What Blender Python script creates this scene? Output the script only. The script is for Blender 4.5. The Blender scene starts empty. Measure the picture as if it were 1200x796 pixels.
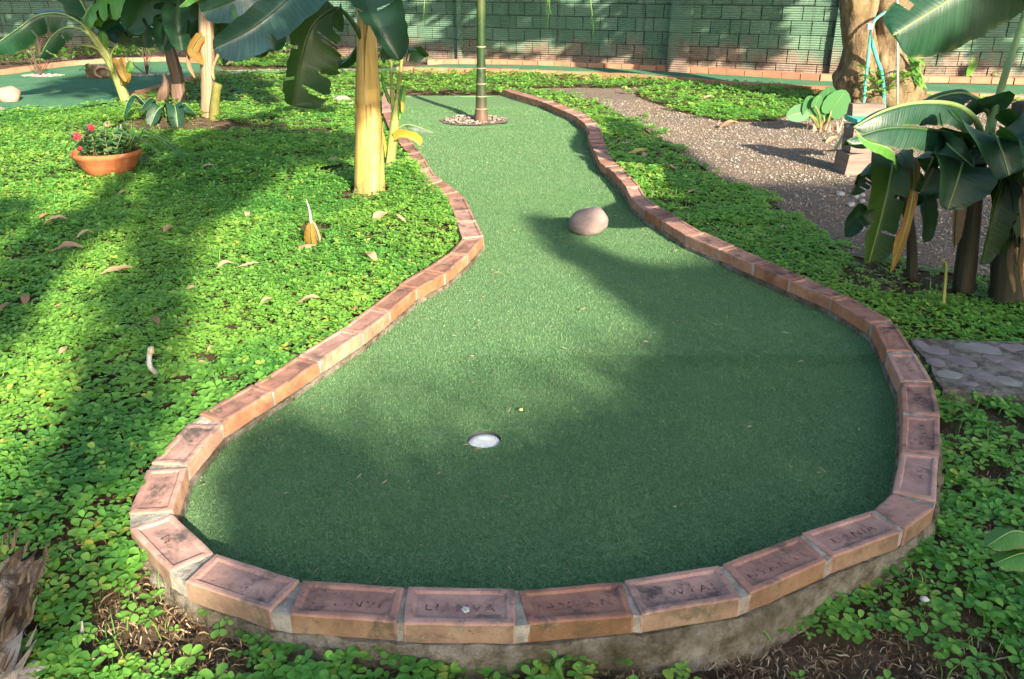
import bpy, bmesh, math, random
import numpy as np
from mathutils import Vector, noise as mnoise
random.seed(7)
RNG = np.random.default_rng(11)
scene = bpy.context.scene
COL = scene.collection
V = Vector
R = math.radians

# ------------------------------------------------------------------ camera
F, CX, CY, HZ = 970.0, 600.0, 398.0, 1.24
PITCH = math.atan(423.0 / F)
SP, CP = math.sin(PITCH), math.cos(PITCH)

def ray(px, py):
    x, y = (px - CX) / F, (py - CY) / F          # right, down
    return V((x, CP - y * SP, -SP - y * CP))      # per unit optical depth

def G(px, py, z=0.0):
    """ground point seen at a photo pixel, on the level z"""
    d = ray(px, py)
    t = (z - HZ) / d.z
    return V((d.x * t, d.y * t, z))

def P(px, py, d):
    """point at forward distance d"""
    r = ray(px, py)
    t = d / r.y
    return V((r.x * t, d, HZ + r.z * t))

def project(p):
    zc = p[1] * CP + (HZ - p[2]) * SP
    yc = (HZ - p[2]) * CP - p[1] * SP
    return CX + F * p[0] / zc, CY + F * yc / zc

cam = bpy.data.cameras.new('camera')
cam.sensor_width = 36
cam.lens = F / 1200 * 36
cam.clip_end = 400
camo = bpy.data.objects.new('camera', cam)
camo.location = (0, 0, HZ)
camo.rotation_euler = (math.pi / 2 - PITCH, 0, 0)
COL.objects.link(camo)
scene.camera = camo

# ------------------------------------------------------------------ light
SUN_AZ, SUN_EL = R(-26), R(23)                     # shadows fall this way (from +Y, + is right)
SHD = V((math.sin(SUN_AZ) * math.cos(SUN_EL), math.cos(SUN_AZ) * math.cos(SUN_EL), -math.sin(SUN_EL)))
w = bpy.data.worlds.new('World')
scene.world = w
w.use_nodes = True
nt = w.node_tree
nt.nodes.clear()
sky = nt.nodes.new('ShaderNodeTexSky')
sky.sky_type = 'NISHITA'
sky.sun_disc = False
sky.sun_elevation = SUN_EL
# direction to the sun = -SHD ; rotation measured clockwise from +Y
sky.sun_rotation = math.atan2(-SHD.x, -SHD.y)
sky.air_density = 1.0
sky.dust_density = 1.5
bg = nt.nodes.new('ShaderNodeBackground')
bg.inputs['Strength'].default_value = 0.10
out = nt.nodes.new('ShaderNodeOutputWorld')
nt.links.new(sky.outputs[0], bg.inputs[0])
nt.links.new(bg.outputs[0], out.inputs[0])
sun = bpy.data.lights.new('sun', 'SUN')
sun.energy = 5.0
sun.angle = R(0.6)
sun.color = (1.0, 0.87, 0.66)
suno = bpy.data.objects.new('sun', sun)
suno.rotation_euler = SHD.to_track_quat('-Z', 'Y').to_euler()
suno.location = (4, -6, 6)
COL.objects.link(suno)
scene.view_settings.view_transform = 'Standard'
scene.view_settings.look = 'None'
scene.view_settings.exposure = 1.9
scene.view_settings.gamma = 1
scene.cycles.max_bounces = 6
scene.cycles.transparent_max_bounces = 4

# ------------------------------------------------------------------ mesh builder
class MB:
    def __init__(s):
        s.v, s.f, s.uv, s.rnd, s.mi = [], [], [], [], []
    def add(s, verts, faces, uvs=None, rnd=0.5, mi=0):
        b = len(s.v)
        s.v += [tuple(p) for p in verts]
        s.uv += [tuple(u) for u in uvs] if uvs else [(0.0, 0.0)] * len(verts)
        s.rnd += list(rnd) if hasattr(rnd, '__len__') else [rnd] * len(verts)
        s.f += [tuple(i + b for i in f) for f in faces]
        s.mi += [mi] * len(faces)
    def box(s, c, size, rz=0, rnd=0.5, mi=0, jit=0):
        hx, hy, hz = size[0] / 2, size[1] / 2, size[2] / 2
        cs, sn = math.cos(rz), math.sin(rz)
        vs = []
        for z in (-hz, hz):
            for x, y in ((-hx, -hy), (hx, -hy), (hx, hy), (-hx, hy)):
                x += random.uniform(-jit, jit); y += random.uniform(-jit, jit)
                vs.append((c[0] + x * cs - y * sn, c[1] + x * sn + y * cs, c[2] + z + random.uniform(-jit, jit)))
        s.add(vs, [(3, 2, 1, 0), (4, 5, 6, 7), (0, 1, 5, 4), (1, 2, 6, 5), (2, 3, 7, 6), (3, 0, 4, 7)], rnd=rnd, mi=mi)
    def tube(s, pts, radii, n=10, rough=0.0, nscale=8.0, cap=True, rnd=0.5, flute=0.0, seed=0.0, mi=0):
        pts = [V(p) for p in pts]
        if not hasattr(radii, '__len__'):
            radii = [radii] * len(pts)
        vs, uvs, fs = [], [], []
        prev = None
        L = 0.0
        for i, p in enumerate(pts):
            t = (pts[min(i + 1, len(pts) - 1)] - pts[max(i - 1, 0)]).normalized()
            if prev is None:
                a = V((1, 0, 0)) if abs(t.x) < 0.9 else V((0, 1, 0))
                prev = (a - t * a.dot(t)).normalized()
            else:
                prev = (prev - t * prev.dot(t)).normalized()
            b = t.cross(prev)
            if i: L += (p - pts[i - 1]).length
            for k in range(n):
                ang = 2 * math.pi * k / n
                d = prev * math.cos(ang) + b * math.sin(ang)
                r = radii[i]
                if rough:
                    q = (p + d * r) * nscale
                    r *= 1 + rough * mnoise.noise(V((q.x + seed, q.y, q.z)))
                if flute:
                    r *= 1 + flute * math.sin(ang * 3 + seed) + 0.5 * flute * math.sin(ang * 7 + seed * 2)
                vs.append(p + d * r)
                uvs.append((k / n, L))
        m = len(pts)
        for i in range(m - 1):
            for k in range(n):
                k2 = (k + 1) % n
                fs.append((i * n + k, i * n + k2, (i + 1) * n + k2, (i + 1) * n + k))
        if cap:
            fs.append(tuple(reversed(range(n))))
            fs.append(tuple((m - 1) * n + k for k in range(n)))
        s.add(vs, fs, uvs, rnd, mi)
    def mesh(s, name, off=(0, 0, 0)):
        me = bpy.data.meshes.new(name)
        o = off
        me.from_pydata([(a[0] - o[0], a[1] - o[1], a[2] - o[2]) for a in s.v], [], s.f)
        uv = me.uv_layers.new(name='UVMap')
        li = np.empty(len(me.loops), dtype=np.int32)
        me.loops.foreach_get('vertex_index', li)
        uv.data.foreach_set('uv', np.array(s.uv, dtype=np.float32)[li].ravel())
        at = me.attributes.new('rnd', 'FLOAT', 'POINT')
        at.data.foreach_set('value', np.array(s.rnd, dtype=np.float32))
        if any(s.mi):
            me.polygons.foreach_set('material_index', np.array(s.mi, dtype=np.int32))
        return me

def rootloc(o):
    while o.parent: o = o.parent
    return o.location

def obj(name, mb, mats, parent=None, smooth=False, loc=None):
    off = tuple(rootloc(parent)) if parent else (tuple(loc) if loc else (0, 0, 0))
    me = mb.mesh(name, off)
    o = bpy.data.objects.new(name, me)
    for m in (mats if isinstance(mats, (list, tuple)) else [mats]):
        me.materials.append(m)
    if smooth:
        me.polygons.foreach_set('use_smooth', np.ones(len(me.polygons), dtype=bool))
    COL.objects.link(o)
    if parent: o.parent = parent
    elif loc: o.location = loc
    return o

def fast_mesh(name, verts, k, rnd, mat, smooth=False):
    """verts (M,3) already grouped, faces given as index array (Nf,k)"""
    vs, fa = verts
    me = bpy.data.meshes.new(name)
    me.vertices.add(len(vs))
    me.vertices.foreach_set('co', vs.astype(np.float32).ravel())
    nf = len(fa)
    me.loops.add(nf * k)
    me.loops.foreach_set('vertex_index', fa.astype(np.int32).ravel())
    me.polygons.add(nf)
    me.polygons.foreach_set('loop_start', np.arange(0, nf * k, k, dtype=np.int32))
    me.update(calc_edges=True)
    at = me.attributes.new('rnd', 'FLOAT', 'POINT')
    at.data.foreach_set('value', rnd.astype(np.float32))
    me.materials.append(mat)
    if smooth:
        me.polygons.foreach_set('use_smooth', np.ones(nf, dtype=bool))
    o = bpy.data.objects.new(name, me)
    COL.objects.link(o)
    return o

def tag(o, label=None, cat=None, group=None, kind=None):
    if label: o['label'] = label
    if cat: o['category'] = cat
    if group: o['group'] = group
    if kind: o['kind'] = kind
    return o

def thing(name, loc, label, cat, group=None):
    o = bpy.data.objects.new(name, None)
    o.empty_display_size = 0.1
    o.location = loc
    COL.objects.link(o)
    return tag(o, label, cat, group)

def catmull(pts, n):
    pts = [V(p) for p in pts]
    if len(pts) == 2:
        return [pts[0].lerp(pts[1], i / (n - 1)) for i in range(n)]
    ext = [pts[0] * 2 - pts[1]] + pts + [pts[-1] * 2 - pts[-2]]
    # chord-length distribution
    seg = [(pts[i + 1] - pts[i]).length for i in range(len(pts) - 1)]
    tot = sum(seg)
    res = []
    for i in range(n):
        u = tot * i / (n - 1)
        k = 0
        while k < len(seg) - 1 and u > seg[k]:
            u -= seg[k]; k += 1
        t = min(1, u / max(seg[k], 1e-9))
        a, b, c, d = ext[k], ext[k + 1], ext[k + 2], ext[k + 3]
        res.append(0.5 * ((2 * b) + (c - a) * t + (2 * a - 5 * b + 4 * c - d) * t * t + (3 * b - a - 3 * c + d) * t ** 3))
    return res

def inpoly(x, y, poly):
    c = False
    n = len(poly)
    j = n - 1
    for i in range(n):
        xi, yi = poly[i][0], poly[i][1]
        xj, yj = poly[j][0], poly[j][1]
        if (yi > y) != (yj > y) and x < (xj - xi) * (y - yi) / (yj - yi) + xi:
            c = not c
        j = i
    return c

def inpoly_np(X, Y, poly):
    c = np.zeros(len(X), dtype=bool)
    n = len(poly)
    j = n - 1
    for i in range(n):
        xi, yi = poly[i][0], poly[i][1]
        xj, yj = poly[j][0], poly[j][1]
        if yi != yj:
            c ^= ((yi > Y) != (yj > Y)) & (X < (xj - xi) * (Y - yi) / (yj - yi) + xi)
        j = i
    return c

def sstep(a, b, x):
    t = np.clip((x - a) / (b - a), 0, 1)
    return t * t * (3 - 2 * t)

def vnoise(X, Y, scale, seed=0):
    """cheap smooth value noise 0..1 (numpy)"""
    x, y = X * scale + seed * 17.3, Y * scale + seed * 31.7
    xi, yi = np.floor(x).astype(np.int64), np.floor(y).astype(np.int64)
    fx, fy = x - xi, y - yi
    fx, fy = fx * fx * (3 - 2 * fx), fy * fy * (3 - 2 * fy)
    def h(a, b):
        n = (a * 374761393 + b * 668265263 + seed * 974711) & 0x7fffffff
        n = ((n ^ (n >> 13)) * 1274126177) & 0x7fffffff
        return ((n ^ (n >> 16)) & 0xffff) / 65535.0
    return (h(xi, yi) * (1 - fx) + h(xi + 1, yi) * fx) * (1 - fy) + (h(xi, yi + 1) * (1 - fx) + h(xi + 1, yi + 1) * fx) * fy

# ------------------------------------------------------------------ materials
class Mat:
    def __init__(s, name, rough=0.8, spec=0.3):
        s.m = bpy.data.materials.new(name)
        s.m.use_nodes = True
        s.t = s.m.node_tree
        s.b = s.t.nodes['Principled BSDF']
        s.b.inputs['Roughness'].default_value = rough
        s.b.inputs['Specular IOR Level'].default_value = spec
        s.out = s.t.nodes['Material Output']
        s._co = None
    def n(s, typ, **kw):
        nd = s.t.nodes.new('ShaderNode' + typ)
        for k, v in kw.items():
            if k in nd.inputs: s.put(nd.inputs[k], v)
            else: setattr(nd, k, v)
        return nd
    def put(s, sock, v):
        if isinstance(v, bpy.types.NodeSocket): s.t.links.new(v, sock)
        elif isinstance(v, (tuple, list)) and len(v) == 3 and sock.type == 'RGBA': sock.default_value = (*v, 1)
        else: sock.default_value = v
    def co(s, which='Object'):
        if s._co is None: s._co = s.n('TexCoord')
        return s._co.outputs[which]
    def noise(s, scale, detail=4, rough=0.55, vec=None, dist=0.0):
        nd = s.n('TexNoise', Scale=scale, Detail=detail, Roughness=rough, Distortion=dist)
        s.t.links.new(vec if vec is not None else s.co(), nd.inputs['Vector'])
        return nd.outputs['Fac']
    def scaled(s, sx, sy, sz, which='Object'):
        mp = s.n('Mapping')
        s.t.links.new(s.co(which), mp.inputs['Vector'])
        mp.inputs['Scale'].default_value = (sx, sy, sz)
        return mp.outputs[0]
    def ramp(s, fac, stops):
        r = s.n('ValToRGB')
        el = r.color_ramp.elements
        while len(el) > 1: el.remove(el[-1])
        el[0].position, el[0].color = stops[0][0], (*stops[0][1], 1)
        for p, c in stops[1:]:
            e = el.new(p); e.color = (*c, 1)
        s.t.links.new(fac, r.inputs[0])
        return r.outputs[0]
    def step(s, fac, a, b):
        r = s.n('MapRange')
        r.interpolation_type = 'SMOOTHSTEP'
        s.put(r.inputs['Value'], fac)
        r.inputs['From Min'].default_value = a
        r.inputs['From Max'].default_value = b
        return r.outputs[0]
    def mix(s, fac, a, b, mode='MIX'):
        m = s.n('Mix', data_type='RGBA', blend_type=mode)
        s.put(m.inputs[0], fac)
        s.put(m.inputs[6], a); s.put(m.inputs[7], b)
        return m.outputs[2]
    def math(s, op, a, b=0.0):
        m = s.n('Math', operation=op)
        s.put(m.inputs[0], a); s.put(m.inputs[1], b)
        return m.outputs[0]
    def attr(s, name='rnd'):
        return s.n('Attribute', attribute_name=name).outputs['Fac']
    def orand(s):
        return s.n('ObjectInfo').outputs['Random']
    def color(s, c):
        s.put(s.b.inputs['Base Color'], c); s.c = c; return s
    def bump(s, h, strength=0.3, dist=0.01, chain=None):
        b = s.n('Bump', Strength=strength, Distance=dist)
        s.t.links.new(h, b.inputs['Height'])
        if chain is not None: s.t.links.new(chain, b.inputs['Normal'])
        s.t.links.new(b.outputs[0], s.b.inputs['Normal'])
        return b.outputs[0]
    def translucent(s, col, fac):
        tr = s.n('BsdfTranslucent'); s.put(tr.inputs['Color'], col)
        mx = s.n('MixShader'); mx.inputs[0].default_value = fac
        s.t.links.new(s.b.outputs[0], mx.inputs[1]); s.t.links.new(tr.outputs[0], mx.inputs[2])
        s.t.links.new(mx.outputs[0], s.out.inputs[0])
        return s

def hexa(r, g, b):
    f = lambda c: ((c / 255 + 0.055) / 1.055) ** 2.4 if c > 10 else c / 255 / 12.92
    return (f(r), f(g), f(b))

# soil
m = Mat('soil', 0.95, 0.1)
c = m.ramp(m.noise(9, 6, 0.7), [(0.25, (0.05, 0.034, 0.022)), (0.5, (0.13, 0.09, 0.058)), (0.75, (0.25, 0.185, 0.125))])
c = m.mix(m.step(m.noise(60, 3, 0.7), 0.55, 0.75), c, (0.24, 0.18, 0.12))
m.color(c); b1 = m.bump(m.noise(30, 6, 0.75), 1.0, 0.03); m.bump(m.noise(110, 5, 0.8), 1.0, 0.015, b1)
SOIL = m.m

# turf
def turf_mat(name, c0, c1, c2, big=1.0):
    m = Mat(name, 0.95, 0.08)
    fine = m.noise(330 * big, 2, 0.6)
    mid = m.noise(3.2, 4, 0.6)
    c = m.ramp(fine, [(0.32, c0), (0.5, c1), (0.68, c2)])
    c = m.mix(m.step(mid, 0.35, 0.7), c, m.mix(0.45, c, (0.14, 0.21, 0.10)))
    c = m.mix(m.step(m.noise(150 * big, 2), 0.68, 0.8), c, (0.16, 0.22, 0.12))
    m.color(c)
    m.bump(fine, 0.55, 0.006)
    return m.m
TURF = turf_mat('turf_green', (0.052, 0.122, 0.052), (0.115, 0.22, 0.098), (0.17, 0.28, 0.135))
TURF_FAR = turf_mat('turf_green_far', (0.03, 0.12, 0.07), (0.05, 0.17, 0.10), (0.09, 0.22, 0.13))
m = Mat('turf_fibre', 0.95, 0.06)
m.color(m.ramp(m.attr(), [(0.0, (0.065, 0.155, 0.066)), (0.55, (0.12, 0.24, 0.11)), (0.93, (0.185, 0.315, 0.152)), (1.0, (0.36, 0.38, 0.22))]))
m.color(m.mix(m.math('MULTIPLY', m.step(m.noise(2.1, 5, 0.65), 0.45, 0.68), 0.40), m.c, (0.165, 0.26, 0.135)))
m.translucent((0.12, 0.28, 0.12), 0.25)
FIBRE = m.m

# brick faces
def brick_mat(name, a, b, d, stain, stain_amt, bump=0.5):
    m = Mat(name, 0.85, 0.2)
    orr = m.orand()
    vec = m.n('VectorMath', operation='ADD')
    m.t.links.new(m.co(), vec.inputs[0])
    cmb = m.n('CombineXYZ'); m.put(cmb.inputs[0], m.math('MULTIPLY', orr, 40.0))
    m.t.links.new(cmb.outputs[0], vec.inputs[1])
    vv = vec.outputs[0]
    c = m.ramp(m.noise(14, 5, 0.65, vv), [(0.28, a), (0.52, b), (0.75, d)])
    c = m.mix(m.math('MULTIPLY', m.step(m.noise(9, 5, 0.7, vv, 0.4), 0.5, 0.68), stain_amt), c, stain)
    c = m.mix(m.math('MULTIPLY', m.step(m.noise(120, 3, 0.7, vv), 0.62, 0.75), 0.5), c, (0.42, 0.33, 0.26))
    c = m.mix(m.math('MULTIPLY', m.step(m.noise(70, 3, 0.7, vv), 0.63, 0.72), 0.7), c, (0.06, 0.045, 0.04))
    hs = m.n('HueSaturation')
    m.put(hs.inputs['Value'], m.math('ADD', m.math('MULTIPLY', orr, 0.35), 0.85))
    m.put(hs.inputs['Saturation'], m.math('ADD', m.math('MULTIPLY', orr, -0.25), 1.08))
    m.put(hs.inputs['Color'], c)
    m.color(hs.outputs[0])
    b1 = m.bump(m.noise(28, 4, 0.6, vv), bump * 0.5, 0.01)
    m.bump(m.noise(160, 4, 0.7, vv), bump, 0.003, b1)
    return m.m
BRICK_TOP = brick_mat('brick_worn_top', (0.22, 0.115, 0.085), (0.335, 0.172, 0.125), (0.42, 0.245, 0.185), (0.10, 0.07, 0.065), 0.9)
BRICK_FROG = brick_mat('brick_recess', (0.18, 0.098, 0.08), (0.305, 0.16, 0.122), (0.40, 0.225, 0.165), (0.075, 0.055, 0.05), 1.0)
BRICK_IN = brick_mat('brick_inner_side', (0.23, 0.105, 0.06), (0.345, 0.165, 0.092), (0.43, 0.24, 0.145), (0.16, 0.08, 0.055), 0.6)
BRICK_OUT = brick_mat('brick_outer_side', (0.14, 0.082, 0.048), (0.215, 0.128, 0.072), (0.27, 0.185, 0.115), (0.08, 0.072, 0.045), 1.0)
m = Mat('mortar', 0.95, 0.15)
c = m.ramp(m.noise(25, 6, 0.7), [(0.25, (0.14, 0.125, 0.10)), (0.5, (0.30, 0.275, 0.23)), (0.72, (0.46, 0.43, 0.37))])
m.color(m.mix(m.math('MULTIPLY', m.step(m.noise(7, 4), 0.55, 0.68), 0.6), c, (0.10, 0.095, 0.06)))
m.bump(m.noise(90, 5, 0.75), 0.8, 0.008)
MORTAR = m.m
m = Mat('old_concrete', 0.95, 0.1)
c = m.ramp(m.noise(17, 8, 0.8), [(0.32, (0.07, 0.058, 0.04)), (0.44, (0.21, 0.18, 0.13)), (0.55, (0.36, 0.32, 0.255)), (0.70, (0.52, 0.48, 0.41))])
c = m.mix(m.math('MULTIPLY', m.step(m.noise(80, 4, 0.75), 0.6, 0.7), 0.6), c, (0.05, 0.042, 0.03))
c = m.mix(m.math('MULTIPLY', m.step(m.noise(5, 4), 0.48, 0.62), 0.55), c, (0.10, 0.085, 0.045))
m.color(c); b1 = m.bump(m.noise(17, 8, 0.8), 1.0, 0.03); m.bump(m.noise(75, 6, 0.8), 1.0, 0.015, b1)
CONCRETE = m.m
m = Mat('letter_dirt', 0.9, 0.1)
m.color(m.ramp(m.noise(70, 4, 0.7), [(0.36, (0.05, 0.035, 0.034)), (0.47, (0.13, 0.075, 0.065)), (0.54, (0.31, 0.165, 0.14))]))
LETTER = m.m

# clover
def leafmat(name, stops, tr, trf, rough=0.5, spec=0.35, blotch=None, big=None):
    m = Mat(name, rough, spec)
    c = m.ramp(m.attr(), stops)
    if big:
        c = m.mix(m.math('MULTIPLY', m.step(m.noise(big[0], 3), 0.42, 0.62), big[1]), c, big[2])
    m.color(c)
    m.translucent(tr, trf)
    return m.m
CLOVER = leafmat('clover_leaf', [(0.0, (0.055, 0.19, 0.04)), (0.45, (0.12, 0.32, 0.058)), (0.8, (0.205, 0.425, 0.07)), (0.95, (0.32, 0.48, 0.08)), (1.0, (0.40, 0.38, 0.07))],
                 (0.27, 0.60, 0.08), 0.38, big=(0.9, 0.5, (0.23, 0.41, 0.065)))
BROADLEAF = leafmat('shade_leaf', [(0.0, (0.03, 0.09, 0.02)), (1.0, (0.07, 0.16, 0.03))], (0.10, 0.22, 0.03), 0.12)
STRAW = leafmat('dry_straw', [(0.0, (0.10, 0.06, 0.035)), (0.5, (0.25, 0.17, 0.10)), (1.0, (0.46, 0.37, 0.25))], (0.3, 0.2, 0.1), 0.1, 0.8, 0.1)
DEAD = leafmat('dead_leaf', [(0.0, (0.16, 0.085, 0.045)), (0.35, (0.32, 0.20, 0.11)), (0.7, (0.38, 0.27, 0.17)), (0.9, (0.34, 0.31, 0.27)), (1.0, (0.55, 0.36, 0.05))], (0.35, 0.2, 0.08), 0.15, 0.7, 0.2)
WEED = leafmat('weed_leaf', [(0.0, (0.05, 0.16, 0.03)), (1.0, (0.16, 0.34, 0.05))], (0.15, 0.4, 0.04), 0.3)

# banana leaf : UV.x along, UV.y across (-1..1 mapped to 0..1)
def banana_mat(name, top, top2, under, edge, tr, trf=0.18, rough=0.38, brown=0.0, spec=0.4):
    m = Mat(name, rough, spec)
    uv = m.n('UVMap').outputs[0]
    sep = m.n('SeparateXYZ'); m.t.links.new(uv, sep.inputs[0])
    av = m.math('ABSOLUTE', m.math('SUBTRACT', m.math('MULTIPLY', sep.outputs[1], 2.0), 1.0))
    # lateral veins, sweeping slightly to the tip
    ph = m.math('SUBTRACT', sep.outputs[0], m.math('MULTIPLY', av, 0.05))
    st = m.n('TexNoise', Scale=1.0, Detail=3.0); 
    cm = m.n('CombineXYZ'); m.put(cm.inputs[0], m.math('MULTIPLY', ph, 95.0)); m.put(cm.inputs[1], m.math('MULTIPLY', av, 0.8))
    m.t.links.new(cm.outputs[0], st.inputs['Vector'])
    vein = st.outputs['Fac']
    c = m.mix(m.step(vein, 0.36, 0.66), top, top2)
    c = m.mix(m.math('MULTIPLY', m.step(m.noise(6, 4), 0.5, 0.7), 0.35), c, top2)
    c = m.mix(m.math('MULTIPLY', m.step(m.noise(130, 2), 0.73, 0.78), 0.6), c, (0.05, 0.04, 0.02))
    if edge:
        e = m.step(m.math('ADD', av, m.math('MULTIPLY', m.math('SUBTRACT', m.noise(12, 4), 0.5), 0.5)), 0.90, 1.02)
        c = m.mix(e, c, edge)
    if brown:
        tt = m.math('ADD', sep.outputs[0], m.math('MULTIPLY', m.math('SUBTRACT', m.noise(9, 5, 0.7), 0.5), 1.1))
        c = m.mix(m.step(tt, 1.0 - brown, 1.18 - brown), c, (0.30, 0.19, 0.035))
        c = m.mix(m.step(tt, 1.15 - brown, 1.35 - brown), c, (0.16, 0.085, 0.04))
    bf = m.n('NewGeometry').outputs['Backfacing']
    c = m.mix(bf, c, m.mix(m.step(vein, 0.36, 0.66), under, m.mix(0.35, under, top2)))
    m.color(c)
    m.bump(vein, 0.35, 0.006)
    m.translucent(tr, trf)
    return m.m
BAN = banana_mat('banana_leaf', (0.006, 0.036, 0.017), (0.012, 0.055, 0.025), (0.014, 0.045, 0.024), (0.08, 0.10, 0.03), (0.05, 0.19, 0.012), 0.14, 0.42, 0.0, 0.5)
BAN_BLUE = banana_mat('banana_leaf_sky_tint', (0.035, 0.095, 0.12), (0.05, 0.13, 0.16), (0.02, 0.06, 0.035), (0.10, 0.13, 0.06), (0.03, 0.15, 0.02), 0.10, 0.35, 0.0, 0.8)  # sky reflection painted into the bluish upper leaf colour
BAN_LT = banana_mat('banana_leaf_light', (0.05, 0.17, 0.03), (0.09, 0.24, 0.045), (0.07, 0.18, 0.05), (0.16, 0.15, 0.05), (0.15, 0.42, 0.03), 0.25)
BAN_BR = banana_mat('banana_leaf_browning', (0.010, 0.045, 0.011), (0.022, 0.065, 0.014), (0.018, 0.045, 0.012), (0.24, 0.16, 0.03), (0.10, 0.18, 0.015), 0.18, 0.42, 0.24)
BAN_MID = banana_mat('banana_leaf_mottled', (0.022, 0.075, 0.014), (0.045, 0.11, 0.02), (0.03, 0.07, 0.015), (0.20, 0.12, 0.02), (0.10, 0.2, 0.015), 0.2, 0.4, 0.34)
BAN_YL = banana_mat('banana_leaf_yellow', (0.42, 0.30, 0.03), (0.50, 0.38, 0.05), (0.40, 0.28, 0.04), (0.22, 0.13, 0.04), (0.6, 0.4, 0.03), 0.3, 0.5)
BAN_OR = banana_mat('banana_leaf_rusty', (0.24, 0.13, 0.022), (0.33, 0.20, 0.035), (0.22, 0.12, 0.03), (0.12, 0.07, 0.03), (0.4, 0.2, 0.02), 0.25, 0.55, 0.1)
BAN_DRY = banana_mat('banana_leaf_dry', (0.25, 0.16, 0.09), (0.36, 0.25, 0.15), (0.28, 0.18, 0.10), (0.15, 0.09, 0.05), (0.3, 0.17, 0.07), 0.12, 0.75, 0.0, 0.15)
def simple(name, c, rough=0.6, spec=0.3, n2=None, sc=20, bs=0.2, streak=None):
    m = Mat(name, rough, spec)
    col = c
    f = m.noise(sc, 5, 0.65) if not streak else m.noise(1.0, 5, 0.65, m.scaled(*streak))
    if n2: col = m.mix(m.step(f, 0.35, 0.68), c, n2)
    m.color(col)
    if bs: m.bump(f, bs, 0.008)
    return m
RIB = simple('leaf_midrib', (0.20, 0.27, 0.08), 0.45, 0.4, (0.14, 0.24, 0.07)).m
RIB_DK = simple('leaf_midrib_dark', (0.035, 0.075, 0.02), 0.45, 0.4, (0.02, 0.05, 0.015)).m
def stem_mat(name, a, b, d, dark, dk_amt, zlo=None):
    m = Mat(name, 0.55, 0.3)
    uvv = m.scaled(9.0, 0.9, 1.0, 'UV')
    f = m.noise(1.6, 5, 0.6, uvv)
    c = m.ramp(f, [(0.3, a), (0.5, b), (0.7, d)])
    c = m.mix(m.math('MULTIPLY', m.step(m.noise(1.1, 5, 0.7, m.scaled(5.0, 1.6, 1.0, 'UV')), 0.58, 0.70), dk_amt), c, dark)
    c = m.mix(m.math('MULTIPLY', m.step(m.noise(60, 3), 0.66, 0.74), 0.4), c, dark)
    sh = m.noise(1.0, 2, 0.4, m.scaled(5.0, 0.35, 1.0, 'UV'), 0.6)
    c = m.mix(m.math('MULTIPLY', m.step(m.math('ABSOLUTE', m.math('SUBTRACT', sh, 0.5)), 0.035, 0.0), 0.55), c, dark)
    if zlo:
        su = m.n('SeparateXYZ'); m.t.links.new(m.co('UV'), su.inputs[0])
        ft = m.math('ADD', su.outputs[1], m.math('MULTIPLY', m.math('SUBTRACT', m.noise(16, 5, .7), .5), .35))
        c = m.mix(m.step(ft, zlo, 0.0), c, (0.13, 0.075, 0.04))
        c = m.mix(m.math('MULTIPLY', m.step(m.noise(1.0, 5, .7, m.scaled(3.5, 1.2, 1, 'UV')), .56, .66), .7), c, (0.24, 0.115, 0.035))
    m.color(c); b1 = m.bump(f, 0.5, 0.012); m.bump(sh, 0.7, 0.03, b1)
    return m.m
STEM_GOLD = stem_mat('banana_stem_golden', (0.25, 0.14, 0.035), (0.40, 0.26, 0.07), (0.50, 0.38, 0.16), (0.13, 0.06, 0.025), 0.9, .16)
STEM_BROWN = stem_mat('banana_stem_brown', (0.06, 0.035, 0.025), (0.13, 0.08, 0.055), (0.22, 0.15, 0.11), (0.04, 0.025, 0.02), 0.8)
STEM_DRY = stem_mat('banana_stem_dry', (0.17, 0.10, 0.06), (0.29, 0.19, 0.12), (0.40, 0.30, 0.21), (0.12, 0.065, 0.04), 0.7)
STEM_GREEN = stem_mat('banana_stem_green', (0.13, 0.17, 0.04), (0.22, 0.25, 0.07), (0.34, 0.33, 0.13), (0.09, 0.065, 0.025), 0.7)
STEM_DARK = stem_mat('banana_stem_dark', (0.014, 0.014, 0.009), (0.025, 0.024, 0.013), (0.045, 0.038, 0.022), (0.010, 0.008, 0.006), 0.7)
# ------------------------------------------------------------------ brick ring (photo joints -> plan)
ZT = 0.07
# each entry: (inner0, outer0, inner1, outer1, n_split, has_frog)
def chain(lst, splits):
    r = []
    for i in range(len(lst) - 1):
        r.append((lst[i][0], lst[i][1], lst[i + 1][0], lst[i + 1][1], splits[i] if i < len(splits) else 1, False))
    return r
L1 = [((462, 105), (451, 104.5)), ((458.5, 116), (447, 116.5)), ((460, 130), (448, 131.5)), ((469.5, 150), (457, 153)), ((492, 178), (478, 181)),
      ((511, 206), (496, 212)), ((528, 218.5), (508, 223)), ((544.6, 230.5), (524.5, 234)), ((551.7, 245.6), (530.5, 247)),
      ((557.7, 258.7), (534.6, 260)), ((566.8, 277), (541.6, 279.5)), ((548.5, 298), (527, 296)), ((521.5, 321), (496, 316)),
      ((488, 338.5), (467, 334)), ((456.8, 365), (433.7, 359)), ((424.6, 390), (399.5, 385)), ((375, 422.5), (349, 416)),
      ((320, 458.5), (297, 449.5)), ((260, 496.5), (232.8, 486.4))]
SP1 = [1, 1, 2, 3, 3, 2, 2, 1, 1, 1, 1, 1, 1, 1, 1, 1, 1, 1]
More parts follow.
